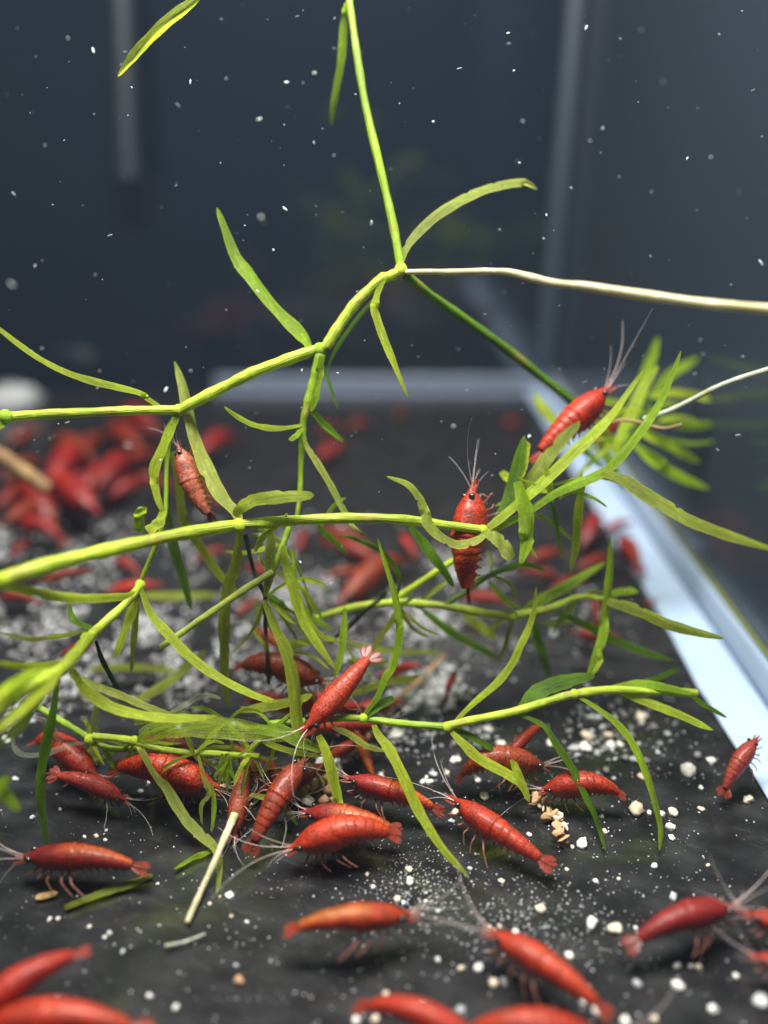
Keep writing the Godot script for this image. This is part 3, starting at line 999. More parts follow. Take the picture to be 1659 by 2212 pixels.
	strand(f, "leaf", [858, 1285, 863, 1246, 843, 1210, 813, 1183, 770, 1165, 731, 1155], 152, 149, 14, "d")
	strand(f, "leaf", [886, 1136, 920, 1180, 953, 1223, 981, 1268], 152, 156, 25, "d")
	strand(f, "leaf", [686, 1136, 720, 1166, 751, 1196], 152, 156, 16, "d")
	strand(f, "leaf", [765, 1475, 806, 1400, 840, 1350, 866, 1310, 898, 1288], 158, 158, 14, "o")
	strand(f, "leaf", [740, 1384, 786, 1396, 853, 1406, 955, 1408], 176, 180, 16, "o")
	strand(f, "leaf", [750, 1426, 800, 1431, 842, 1430], 170, 174, 16, "o")
	strand(f, "leaf", [753, 1502, 820, 1476, 870, 1466, 908, 1459], 160, 168, 20, "o")
	strand(f, "leaf", [310, 1286, 390, 1286, 475, 1284], 190, 195, 22, "o")
	strand(f, "leaf", [193, 1444, 300, 1441, 385, 1450], 180, 186, 19, "o")
	strand(f, "leaf", [293, 1515, 367, 1470, 445, 1404], 164, 172, 24, "o")
	strand(f, "leaf", [520, 1535, 610, 1517, 675, 1500], 152, 150, 24, "o")
	strand(f, "leaf", [690, 1140, 715, 1100, 730, 1085, 748, 1075], 154, 152, 12, "g")
	strand(f, "leaf", [640, 1270, 660, 1320, 690, 1345, 720, 1360], 160, 162, 16, "g")
	strand(f, "leaf", [575, 1280, 560, 1330, 556, 1345, 552, 1290], 158, 160, 12, "g")
	for q in [[613, 1175, 151, 3, 130], [575, 1288, 154, 5, 150], [640, 1260, 154, 3, 130], [850, 1300, 160, 2, 110], [590, 1420, 158, 4, 140], [740, 1390, 160, 3, 120]]:
		sprig(f, q[0], q[1], q[2], q[3], q[4], ["g", "b", "o", "b"])

	# 6: the branch to the right of the middle
	var g := plant("bright forked stem reaching from the middle to the right, behind the climbing shrimp", 673, 1338, 166)
	strand(g, "stem", [673, 1338, 753, 1314, 826, 1303, 886, 1302, 970, 1310, 1036, 1323, 1106, 1331], 166, 160, 16, "b", true, 20)
	strand(g, "stem", [1106, 1331, 1189, 1313, 1249, 1290, 1306, 1294], 160, 164, 20, "b", true, 12)
	knot(g, 1108, 1331, 160, 27, "b")
	strand(g, "stem", [840, 1303, 886, 1273, 980, 1210, 1060, 1152], 166, 156, 17, "b", true, 15)
	strand(g, "leaf", [905, 1302, 935, 1275, 972, 1252], 164, 160, 15, "p")
	strand(g, "stem", [962, 1306, 1013, 1273, 1063, 1240, 1110, 1226], 162, 160, 13, "d", true, 11)
	strand(g, "leaf", [1063, 1240, 1110, 1222, 1145, 1219, 1178, 1233], 160, 158, 16, "d")
	strand(g, "leaf", [1055, 1254, 1083, 1285, 1100, 1302, 1125, 1312], 160, 158, 15, "g")
	strand(g, "leaf", [914, 1318, 970, 1360, 1020, 1390, 1088, 1425], 168, 176, 22, "d")
	strand(g, "leaf", [1000, 1326, 1036, 1350, 1074, 1378], 176, 182, 24, "o")
	strand(g, "leaf", [1120, 1326, 1173, 1293, 1239, 1256, 1308, 1214], 162, 170, 26, "g")
	strand(g, "leaf", [1274, 1455, 1290, 1406, 1301, 1375, 1311, 1306, 1318, 1240, 1319, 1158], 156, 158, 23, "g")
	strand(g, "leaf", [1292, 1398, 1297, 1426, 1279, 1458], 154, 153, 13, "b")
	strand(g, "leaf", [1310, 1294, 1323, 1300, 1373, 1316, 1439, 1346, 1506, 1366, 1564, 1379], 158, 150, 28, "o")
	strand(g, "leaf", [1205, 1322, 1273, 1353, 1323, 1380, 1389, 1406, 1458, 1427], 166, 172, 22, "d")
	strand(g, "leaf", [1310, 1288, 1340, 1278, 1375, 1274], 164, 170, 18, "g", false, -1, true)
	strand(g, "leaf", [986, 1556, 1020, 1521, 1073, 1475, 1106, 1433, 1123, 1396, 1143, 1353, 1155, 1310, 1159, 1268], 150, 151, 19, "b")
	strand(g, "leaf", [1155, 1345, 1160, 1380, 1172, 1415, 1188, 1462], 168, 176, 24, "d")
	strand(g, "leaf", [1160, 1340, 1190, 1345, 1230, 1340, 1270, 1348], 166, 170, 12, "p")
	strand(g, "leaf", [1466, 1444, 1406, 1470, 1360, 1478], 160, 162, 14, "d")
	for q in [[1108, 1331, 161, 3, 100], [1249, 1291, 164, 3, 100], [1060, 1242, 160, 2, 80]]:
		sprig(g, q[0], q[1], q[2], q[3], q[4], ["g", "b", "o"])

	# 7: the low branch that points right
	var h := plant("low branch pointing right above the floor grains, with two leaves arching down to the floor", 580, 1562, 150)
	strand(h, "stem", [580, 1562, 680, 1556, 770, 1551, 853, 1561, 960, 1570], 150, 147, 13, "g", true, 17)
	strand(h, "stem", [960, 1570, 1020, 1555, 1106, 1538, 1173, 1518, 1229, 1502, 1313, 1490, 1406, 1493, 1505, 1497], 147, 152, 18, "b", true, 20)
	knot(h, 965, 1571, 147, 26, "b")
	knot(h, 785, 1552, 148, 24, "b")
	knot(h, 1240, 1500, 150, 25, "b")
	strand(h, "leaf", [788, 1548, 820, 1521, 852, 1508], 148, 150, 22, "d", false, -1, true)
	strand(h, "leaf", [973, 1571, 1020, 1591, 1086, 1631, 1108, 1650], 148, 150, 16, "d")
	strand(h, "leaf", [975, 1580, 1000, 1605, 1036, 1638, 1106, 1676, 1130, 1700, 1144, 1732], 147, 144, 25, "b")
	strand(h, "leaf", [1106, 1640, 1124, 1680, 1143, 1728], 148, 146, 20, "b")
	strand(h, "leaf", [1126, 1530, 1150, 1501, 1193, 1479, 1240, 1466, 1285, 1458], 150, 153, 38, "d")
	strand(h, "leaf", [1112, 1538, 1173, 1565, 1199, 1601, 1239, 1661, 1266, 1715, 1286, 1758, 1299, 1798, 1309, 1838], 149, 142, 18, "d")
	strand(h, "leaf", [1250, 1504, 1293, 1531, 1339, 1568, 1373, 1615, 1399, 1675, 1416, 1735, 1428, 1791, 1425, 1838], 150, 140, 18, "g")
	strand(h, "leaf", [1340, 1495, 1406, 1518, 1473, 1545, 1541, 1577], 152, 148, 22, "b")
	strand(h, "leaf", [1313, 1487, 1380, 1476, 1440, 1484, 1500, 1500], 152, 150, 20, "g")
	strand(h, "leaf", [1490, 1500, 1525, 1523, 1571, 1550], 150, 150, 12, "d")
	strand(h, "leaf", [688, 1588, 706, 1628, 720, 1681, 731, 1735, 722, 1768], 144, 142, 27, "b")
	strand(h, "leaf", [553, 1590, 586, 1608, 636, 1624, 700, 1634], 146, 145, 15, "b")
	strand(h, "leaf", [718, 1570, 753, 1585, 793, 1611, 832, 1622], 146, 148, 16, "p")
	strand(h, "leaf", [808, 1566, 820, 1590, 843, 1621, 873, 1681, 900, 1741, 926, 1788, 962, 1840, 1013, 1894], 146, 134, 27, "b")
	strand(h, "leaf", [540, 1716, 586, 1725, 620, 1745, 643, 1783], 146, 144, 16, "o")

	# 8: the flimsy tangle at the lower left
	var k := plant("flimsy tangle of thin see-through leaves and loops low on the left", 193, 1597, 150)
	strand(k, "stem", [83, 1528, 133, 1558, 183, 1588, 233, 1616, 293, 1618], 150, 150, 16, "g", true, 13)
	strand(k, "stem", [200, 1590, 277, 1598, 333, 1615, 400, 1625, 467, 1628, 560, 1634], 148, 148, 17, "b", true, 13)
	knot(k, 193, 1597, 148, 26, "b")
	knot(k, 290, 1600, 148, 24, "b")
	strand(k, "leaf", [187, 1601, 143, 1611, 93, 1628, 50, 1628, 30, 1608, 27, 1575], 150, 150, 14, "w", false, -1, false, 0.45)
	strand(k, "leaf", [165, 1602, 133, 1598, 113, 1575, 93, 1555, 60, 1548], 152, 152, 14, "w", false, -1, false, 0.45)
	strand(k, "leaf", [300, 1590, 345, 1572, 383, 1565, 450, 1568, 552, 1578, 640, 1598], 146, 146, 58, "b", false, -1, false, 0.42)
	strand(k, "leaf", [550, 1576, 603, 1578, 653, 1601, 695, 1622], 145, 145, 34, "g", false, -1, false, 0.65)
	strand(k, "leaf", [290, 1560, 380, 1545, 420, 1552, 470, 1556], 150, 150, 26, "g", false, -1, false, 0.55)
	strand(k, "leaf", [333, 1558, 400, 1521, 427, 1505, 455, 1502, 478, 1509], 150, 150, 14, "w", false, -1, false, 0.6)
	strand(k, "leaf", [207, 1520, 202, 1608, 200, 1664], 158, 160, 22, "o", false, -1, false, 0.7)
	strand(k, "leaf", [305, 1618, 333, 1668, 360, 1701, 383, 1741, 407, 1775, 433, 1801, 467, 1835, 474, 1880, 469, 1930], 146, 138, 26, "p")
	strand(k, "leaf", [428, 1632, 440, 1675, 450, 1715, 434, 1741, 437, 1782], 146, 144, 12, "p")
	strand(k, "leaf", [456, 1690, 462, 1740, 457, 1798], 146, 143, 12, "g")
	strand(k, "leaf", [290, 1602, 310, 1585, 322, 1572], 148, 146, 12, "g")
	strand(k, "leaf", [218, 1605, 238, 1640, 250, 1665], 150, 151, 12, "g")
	for q in [[472, 1700], [483, 1692], [498, 1700], [510, 1690], [461, 1680], [490, 1712]]:
		strand(k, "leaf", [488 + rng.randf_range(-8, 8), 1628, (488 + q[0]) / 2.0 + rng.randf_range(-5, 5), 1660, q[0], q[1]], 145, 146, 11, ["g", "b", "g"][rng.randi() % 3])
	for q in [[290, 1602, 148, 4, 120], [193, 1597, 149, 3, 110], [420, 1628, 147, 4, 100], [490, 1560, 150, 5, 130], [590, 1570, 147, 4, 110], [540, 1632, 147, 3, 90], [395, 1575, 150, 3, 110]]:
		sprig(k, q[0], q[1], q[2], q[3], q[4], ["b", "g", "b", "o"])

	# 9: cut stem resting on the floor and the shed leaf
	var c9 := thing("cut_stem", on_floor(404, 1992), "pale cream cut stem slanting down to the floor, leaves still at its top", "cut stem")
	strand(c9, "stem", [508, 1758, 492, 1795, 480, 1822, 463, 1863, 433, 1927, 404, 1992], 142, 131, 20, "c", true, 12)
	strand(c9, "leaf", [470, 1830, 443, 1843, 417, 1853, 375, 1878], 141, 138, 13, "g")
	strand(c9, "leaf", [478, 1826, 500, 1800, 525, 1770, 545, 1735], 143, 148, 12, "c", true, 7)
	for q in [[660, 1640, 700, 1700, 640, 1720], [720, 1600, 690, 1660, 640, 1690], [600, 1610, 560, 1680, 520, 1760], [640, 1650, 600, 1660, 500, 1668]]:
		strand(c9, "root", q, 150, 150, 6, "t", true, 3)
	var sh := strand(self, "shed_leaf", [140, 1960, 233, 1923, 290, 1905, 330, 1888], 190, 190, 14, "o")
	tag(sh, "shed olive leaf lying flat on the floor near the left", "leaf")
	var fr := strand(self, "leaf_fragment", [77, 1937, 100, 1933, 125, 1928], 190, 190, 10, "t")
	tag(fr, "small tan fragment on the floor under the crimson shrimp at left", "leaf fragment")
	var tw := strand(self, "twig", [770, 1625, 850, 1520, 905, 1470, 960, 1415], 166, 190, 13, "t", true, 11)
	tag(tw, "thin brown twig slanting behind the central shrimp heap", "twig")
	var stick := strand(self, "wooden_stick", [-40, 962, 0, 985, 55, 1022, 102, 1056], 205, 215, 40, "t", true, 34)
	tag(stick, "pale tan wooden stick, out of focus, reaching in from the left edge", "stick")
	var th := strand(self, "pale_thread", [357, 2043, 400, 2034, 443, 2017], 190, 190, 5, "w", true, 3)
	tag(th, "pale curved thread lying on the floor below the cut stem", "thread")
	var th2 := strand(self, "root_thread", [614, 1764, 618, 1790, 610, 1828], 143, 141, 5, "w", true, 3)
	tag(th2, "short white thread hanging beside the slanting shrimp at centre", "thread")

# young leaves round a joint of the stem: to and fro at odd angles
func sprig(parent: Node3D, x: float, y: float, z: float, count: int, reach: float, tones: Array) -> void:
	for i in int(count * 1.6):
		var ang := rng.randf_range(-2.9, 2.9)
		var len_ := reach * rng.randf_range(0.55, 1.15)
		var d := Vector2(sin(ang), -cos(ang) * 0.8)
		var bow := Vector2(-d.y, d.x) * rng.randf_range(-0.28, 0.28) * len_
		var sag := Vector2(0, 0.18 * len_)
		var p0 := Vector2(x, y)
		var p1 := p0 + d * len_ * 0.35 + bow * 0.7
		var p2 := p0 + d * len_ * 0.7 + bow + sag * 0.4
		var p3 := p0 + d * len_ + bow * 0.6 + sag
		strand(parent, "leaf", [p0.x, p0.y, p1.x, p1.y, p2.x, p2.y, p3.x, p3.y], z, z + rng.randf_range(-6, 10), rng.randf_range(7, 12), tones[rng.randi() % tones.size()])

func shrimp_all() -> void:
	var toward := -ray(829, 1300).normalized()
	# --- on the floor, from left to right
	shrimp("crimson shrimp facing left on the floor, below the hanging narrow leaf", [30, 1853, 5.5], [322, 1880, 4], "striped", 0.5, Vector3.UP, 1.00, 0.6)
	shrimp("pinkish red shrimp at left with raised tail fan and head down right", [284, 1736, 4], [104, 1672, 8], "pink", 0.35, Vector3(0.15, 1, 0.5), 1.15, 1.2)
	shrimp("smooth red shrimp behind the pinkish one, its head hidden low", [222, 1690, 5], [72, 1600, 6], "red", 0.8, Vector3.UP, 1.35, 1.1)
	shrimp("large glossy red shrimp with pale tail fan, crossed by a mottled leaf", [486, 1710, 5], [236, 1662, 6], "red", 0.75, Vector3(0, 1, 0.2), 1.40, 1.0)
	shrimp("dark maroon shrimp just behind the large glossy red one", [455, 1652, 6], [300, 1598, 7], "dark", 0.5, Vector3.UP, 1.0, 0.8)
	shrimp("glossy red-brown shrimp seen from above, head down on the cut stem", [503, 1822, -141], [540, 1634, -152], "brown", 0.15, toward, 1.30, 0.8)
	shrimp("long orange-brown shrimp slanting down left at the heart of the heap", [668, 1628, -146], [536, 1846, -137], "brown", 0.3, toward + Vector3(0.2, 0.3, 0), 1.35, 0.8)
	shrimp("brown shrimp squeezed between the two slanting ones in the heap", [545, 1720, -150], [650, 1640, -158], "brown", 0.5, toward + Vector3(0, 1, 0), 1.1, 0.6)
	shrimp("bright red shrimp head down on the plant, two black eyes and spread tail showing", [646, 1588, -143], [812, 1402, -152], "red", 0.15, toward + Vector3(-0.25, 0.1, 0), 1.22, 1.4, 0.15)
	shrimp("arched brick-red shrimp behind the stems, tail drooping left of the climbing one", [712, 1478, -160], [505, 1442, -160], "brown", 0.9, Vector3(0, 1, 0.2), 1.45, 0.5)
	shrimp("orange-red shrimp partly behind the low branch, head to the right", [845, 1560, -158], [660, 1580, -160], "red", 0.4, Vector3(0, 1, 0.3), 1.1, 0.7)
	shrimp("smooth orange shrimp standing on end under the low branch", [765, 1570, -157], [812, 1690, -152], "orange", 0.2, toward, 1.25, 0.9)
	shrimp("red shrimp lying behind the low branch, seen at its tail", [800, 1530, -166], [640, 1540, -164], "red", 0.5, Vector3(0, 1, 0.4), 1.0, 0.7)
	shrimp("crimson shrimp facing left under the long slanting leaf, pale feelers spread", [735, 1676, 8], [960, 1756, 4], "striped", 0.35, Vector3(0, 1, 0.1), 1.10, 0.6)
	shrimp("dark red shrimp with orange back stripe, behind the plump one at centre", [645, 1752, 6], [868, 1797, 5], "striped", 0.55, Vector3(0, 1, 0.35), 1.30, 0.7)
	shrimp("plump bright red shrimp facing left at front centre, legs spread on the floor", [612, 1842, 5], [866, 1808, 6], "red", 0.75, Vector3(0, 1, 0.1), 1.40, 0.7)
	shrimp("bright red shrimp slanting down right, long feelers, to the right of the slanting leaf", [966, 1716, 7], [1198, 1876, 4], "red", 0.15, Vector3(0.3, 1, 0.25), 1.10, 0.9)
	shrimp("red shrimp feeding on a brown crumb, tail to the right", [1160, 1710, 4], [1352, 1722, 5], "red", 0.9, Vector3(0, 1, 0.1), 1.45, 0.6)
	shrimp("arched see-through brown shrimp behind the feeding one", [1190, 1657, 6], [984, 1688, 4], "brown", 1.25, Vector3.UP, 1.20, 0.5)
	shrimp("red shrimp behind the arched brown one, pale legs raised", [1085, 1642, 6], [1172, 1560, 8], "red", 0.5, Vector3(0.4, 1, 0), 1.0, 0.8)
	shrimp("pinkish red shrimp climbing onto the white strip at the right", [1642, 1588, -152], [1560, 1722, -150], "pink", 0.3, Vector3(-0.5, 0.9, 0.3), 1.35, 1.4)
	shrimp("orange-red shrimp swimming right just over the floor at bottom centre", [906, 1973, 7], [614, 2012, 7], "orange", 0.65, Vector3(0, 1, 0.1), 1.0, 0.5)
	shrimp("red shrimp slanting down right near the bottom, feelers crossing", [1040, 2004, 7], [1322, 2198, 5], "red", 0.35, Vector3(0.2, 1, 0.2), 1.10, 0.5)
	shrimp("crimson shrimp walking right on stilted pale legs at lower right", [1602, 1958, 7], [1350, 2050, 5], "crimson", 0.6, Vector3.UP, 1.10, 0.7)
	shrimp("red shrimp leaving at the right edge, only its beak and head in view", [1596, 1970, 7], [1850, 2075, 5], "red", 0.4, Vector3.UP, 1.2, 0.8)
	shrimp("blurred red shrimp at the right edge beneath the leaving one", [1612, 2062, 6], [1850, 2180, 4], "red", 0.4, Vector3.UP, 1.2, 0.8)
	shrimp("large blurred red shrimp at bottom left, tail pointing up right", [-110, 2235, 7], [196, 2052, 9], "red", 0.5, Vector3(-0.3, 1, 0.2), 1.20, 0.35)
	shrimp("blurred red shrimp cut by the bottom edge at far left", [-80, 2225, 6], [330, 2235, 6], "red", 0.5, Vector3.UP, 0.95, 0.7)
	shrimp("blurred red shrimp cut by the bottom edge at bottom centre, tail to the left", [1060, 2265, 7], [765, 2178, 5], "red", 0.7, Vector3(0.1, 1, 0), 0.95, 0.6)
	shrimp("blurred bright red shrimp cut by the bottom edge, right of centre", [1330, 2250, 7], [985, 2235, 6], "red", 0.8, Vector3.UP, 1.0, 0.7)
	shrimp("red-brown shrimp deep in the heap, back turned up, just left of the long slanting one", [560, 1690, 6], [500, 1612, 6], "brown", 0.5, Vector3(0.2, 1, 0.3), 1.35, 0.8)
	shrimp("dark red shrimp under the heap, beside the broken food tablet", [610, 1716, 5], [720, 1655, 5], "dark", 0.7, Vector3(0, 1, 0.3), 1.3, 0.8)
	shrimp("red shrimp wedged behind the climbing shrimp's head, below the brick-red arched one", [610, 1545, 9], [740, 1505, 9], "red", 0.6, Vector3(0, 1, 0.2), 1.3, 0.8)
	shrimp("dark red-brown shrimp at the very bottom of the heap, pointing down right", [640, 1730, 4], [570, 1640, 5], "brown", 0.6, Vector3(0.2, 1, 0.4), 1.4, 0.8)
	shrimp("red shrimp half buried behind the one standing on end, tail to the right", [700, 1640, 5], [800, 1600, 6], "red", 0.6, Vector3(0, 1, 0.2), 1.3, 0.8)
	# --- up in the plants
	shrimp("pale translucent shrimp hanging head up on the leaf at left, long white feelers", [383, 950, -150], [466, 1130, -149], "pale", 0.25, Vector3(-0.6, 0.1, -0.2) + toward * 0.4, 1.30, 1.5)
	shrimp("orange-red shrimp hanging head up at the tip of the thick stem, black eye in view", [1027, 1033, -152], [1014, 1306, -151], "red", 0.2, Vector3(-0.9, 0, 0) + toward * 0.35, 1.42, 0.15)
	shrimp("red shrimp climbing up right among the narrow leaves near the right wall", [1325, 830, -162], [1146, 998, -158], "red", 0.1, Vector3(-0.6, 0.5, 0) + toward * 0.4, 1.30, 0.4)

	# --- out of focus behind: few shapes, many copies
	for w in [["brown", 0.6], ["red", 0.2], ["crimson", 0.8], ["brown", 0.4], ["pink", 0.5], ["crimson", 1.0]]:
		moulds.append(shrimp_parts(w[0], w[1], 0.0, 1.15, false, 0.8, 500 + moulds.size()))
	far_shrimp("blurred red shrimp lying diagonally mid floor, just left of the curved upright leaf", [722, 1316, 4], [880, 1212, 4], 0)
	far_shrimp("small blurred red shrimp upright just behind the drooping dark leaf", [862, 1150, 7], [900, 1205, 4], 1)
	far_shrimp("blurred red shrimp at the back under the thick stem, facing right", [825, 1218, 4], [690, 1170, 5], 3)
	far_shrimp("blurred red shrimp lying behind another just below the thick stem", [680, 1150, 6], [800, 1180, 4], 0)
	far_shrimp("blurred red shrimp left of the pair below the thick stem", [640, 1200, 4], [668, 1150, 5], 2)
	far_shrimp("blurred salmon shrimp right of the hanging orange-red one", [1128, 1218, 5], [1225, 1196, 4], 3)
	far_shrimp("blurred orange shrimp below the salmon one at right", [1218, 1250, 4], [1118, 1236, 5], 3)
	far_shrimp("blurred pale orange shrimp just behind the bright forked stem", [990, 1292, 4], [1105, 1306, 4], 4)
	far_shrimp("blurred red shrimp before the white strip, nearest its far end", [1255, 1190, 4], [1300, 1120, 5], 2)
	far_shrimp("blurred pinkish shrimp on the edge of the white strip", [1335, 1160, 4], [1385, 1240, 4], 4)
	far_shrimp("blurred pinkish shrimp on the strip under the farthest one", [1300, 1150, 4], [1370, 1130, 4], 4)
	far_shrimp("blurred red shrimp standing upright left of the tall olive leaf at right", [1280, 1280, 8], [1288, 1352, 4], 2)
	far_shrimp("blurred red shrimp on the floor at right behind the olive leaves, facing left", [1230, 1368, 5], [1362, 1402, 4], 0)
	far_shrimp("small blurred pink shrimp against the inner edge of the white strip", [1390, 1310, 4], [1424, 1298, 4], 4)
	far_shrimp("blurred red shrimp behind the climbing shrimp's tail fan, to its right", [812, 1464, 5], [908, 1436, 5], 1)
	far_shrimp("blurred red-brown shrimp walking away on the pale heap right of centre", [988, 1446, 7], [962, 1515, 4], 5)
	far_shrimp("blurred dark red shrimp left of the olive hanging leaf, half under leaves", [125, 1424, 5], [208, 1396, 5], 2)
	far_shrimp("blurred red shrimp behind the brick-red arched one", [545, 1360, 6], [645, 1435, 4], 0)
	far_shrimp("blurred red shrimp behind the diagonal pale stem", [505, 1335, 4], [566, 1292, 6], 3)
	far_shrimp("blurred red shrimp under the left end of the thick stem", [78, 1262, 4], [196, 1236, 5], 0)
	far_shrimp("blurred pink shrimp just under the thick stem, right of the left one", [240, 1205, 6], [308, 1246, 4], 4)
	far_shrimp("blurred red shrimp beside the fork where the lower left stem begins", [222, 1282, 4], [350, 1262, 5], 1)
	far_shrimp("blurred red shrimp at the left edge over the thick stem", [18, 1214, 4], [72, 1176, 5], 5)
	far_shrimp("blurred red shrimp lying flat below the far pair under the thick stem", [792, 1236, 4], [698, 1252, 4], 0)
	far_shrimp("blurred brownish shrimp left of the white strip, under the tuft's hanging leaf", [1240, 1236, 5], [1325, 1206, 4], 3)
	far_shrimp("blurred red shrimp behind the right end of the bright forked stem", [1180, 1286, 5], [1268, 1262, 4], 2)
	far_shrimp("blurred red shrimp in the shade right behind the climbing shrimp's head", [742, 1545, 6], [868, 1516, 5], 1)
	far_shrimp("blurred dark red shrimp in the shade left behind the central heap", [655, 1546, 6], [528, 1520, 6], 5)
	far_shrimp("blurred red shrimp under the thick stem, left of its middle joint", [412, 1215, 5], [500, 1190, 5], 0)
	far_shrimp("blurred red shrimp on the pale sediment between the two hanging olive leaves", [520, 1225, 5], [605, 1246, 4], 3)
	far_shrimp("blurred red shrimp at the left edge below the thick stem", [-10, 1292, 5], [88, 1306, 4], 2)
	# the crowd at the back left: nothing tells its members apart
	var crowd := [[5, 1040, 90, 1000], [60, 1090, 140, 1060], [115, 1060, 180, 1020], [160, 985, 225, 950], [200, 1000, 120, 970], [215, 1060, 290, 1020], [240, 1080, 310, 1060], [300, 970, 240, 940], [20, 1130, 100, 1110],
		[110, 1130, 60, 1080], [440, 985, 490, 970], [300, 1030, 370, 1055], [30, 960, 80, 940], [330, 940, 280, 920], [200, 1110, 130, 1090], [10, 1090, 60, 1060], [400, 1050, 450, 1075], [150, 1040, 220, 1050], [60, 1150, 110, 1165], [270, 1000, 330, 985], [40, 1030, 110, 1050], [90, 1100, 170, 1115], [180, 1075, 250, 1040]]
	for i in crowd.size():
		var q: Array = crowd[i]
		var mid := Vector2(q[0] + q[2], q[1] + q[3]) * 0.5
		var d := (Vector2(q[0], q[1]) - mid).normalized() * 0.0095 * F / floor_depth(mid.y)
		far_shrimp("one of the crowd of blurred red shrimp at the back left, behind the tan stick", [mid.x + d.x, mid.y + d.y, 5.0 + 3.0 * (i % 3)], [mid.x - d.x, mid.y - d.y, 4.0], [0, 2, 5, 3][i % 4], Vector3(0, 1, 0.1), "crowd of blurred red shrimp at the back left")
	for i in 6:
		var q: Array = [[680, 935, 740, 925], [745, 925, 806, 912], [690, 1000, 722, 960], [715, 985, 745, 962], [848, 902, 884, 892], [1085, 915, 1125, 908]][i]
		far_shrimp(["blurred red shrimp far back, left of two under the hanging stem branch", "blurred red shrimp far back, right of two under the hanging stem branch", "blurred red shrimp far back, below the pair beside the hanging branch",
			"blurred red shrimp touching the one below the far pair", "small blurred red shrimp by the back strip, under the middle leaf's tip", "faint red shrimp far back near the corner of the strips"][i], [q[0], q[1], 4], [q[2], q[3], 4], i + 2)
	far_shrimp("blurred red shrimp half hidden inside the leaf tuft at the right wall", [1290, 950, -190], [1338, 915, -200], 1)

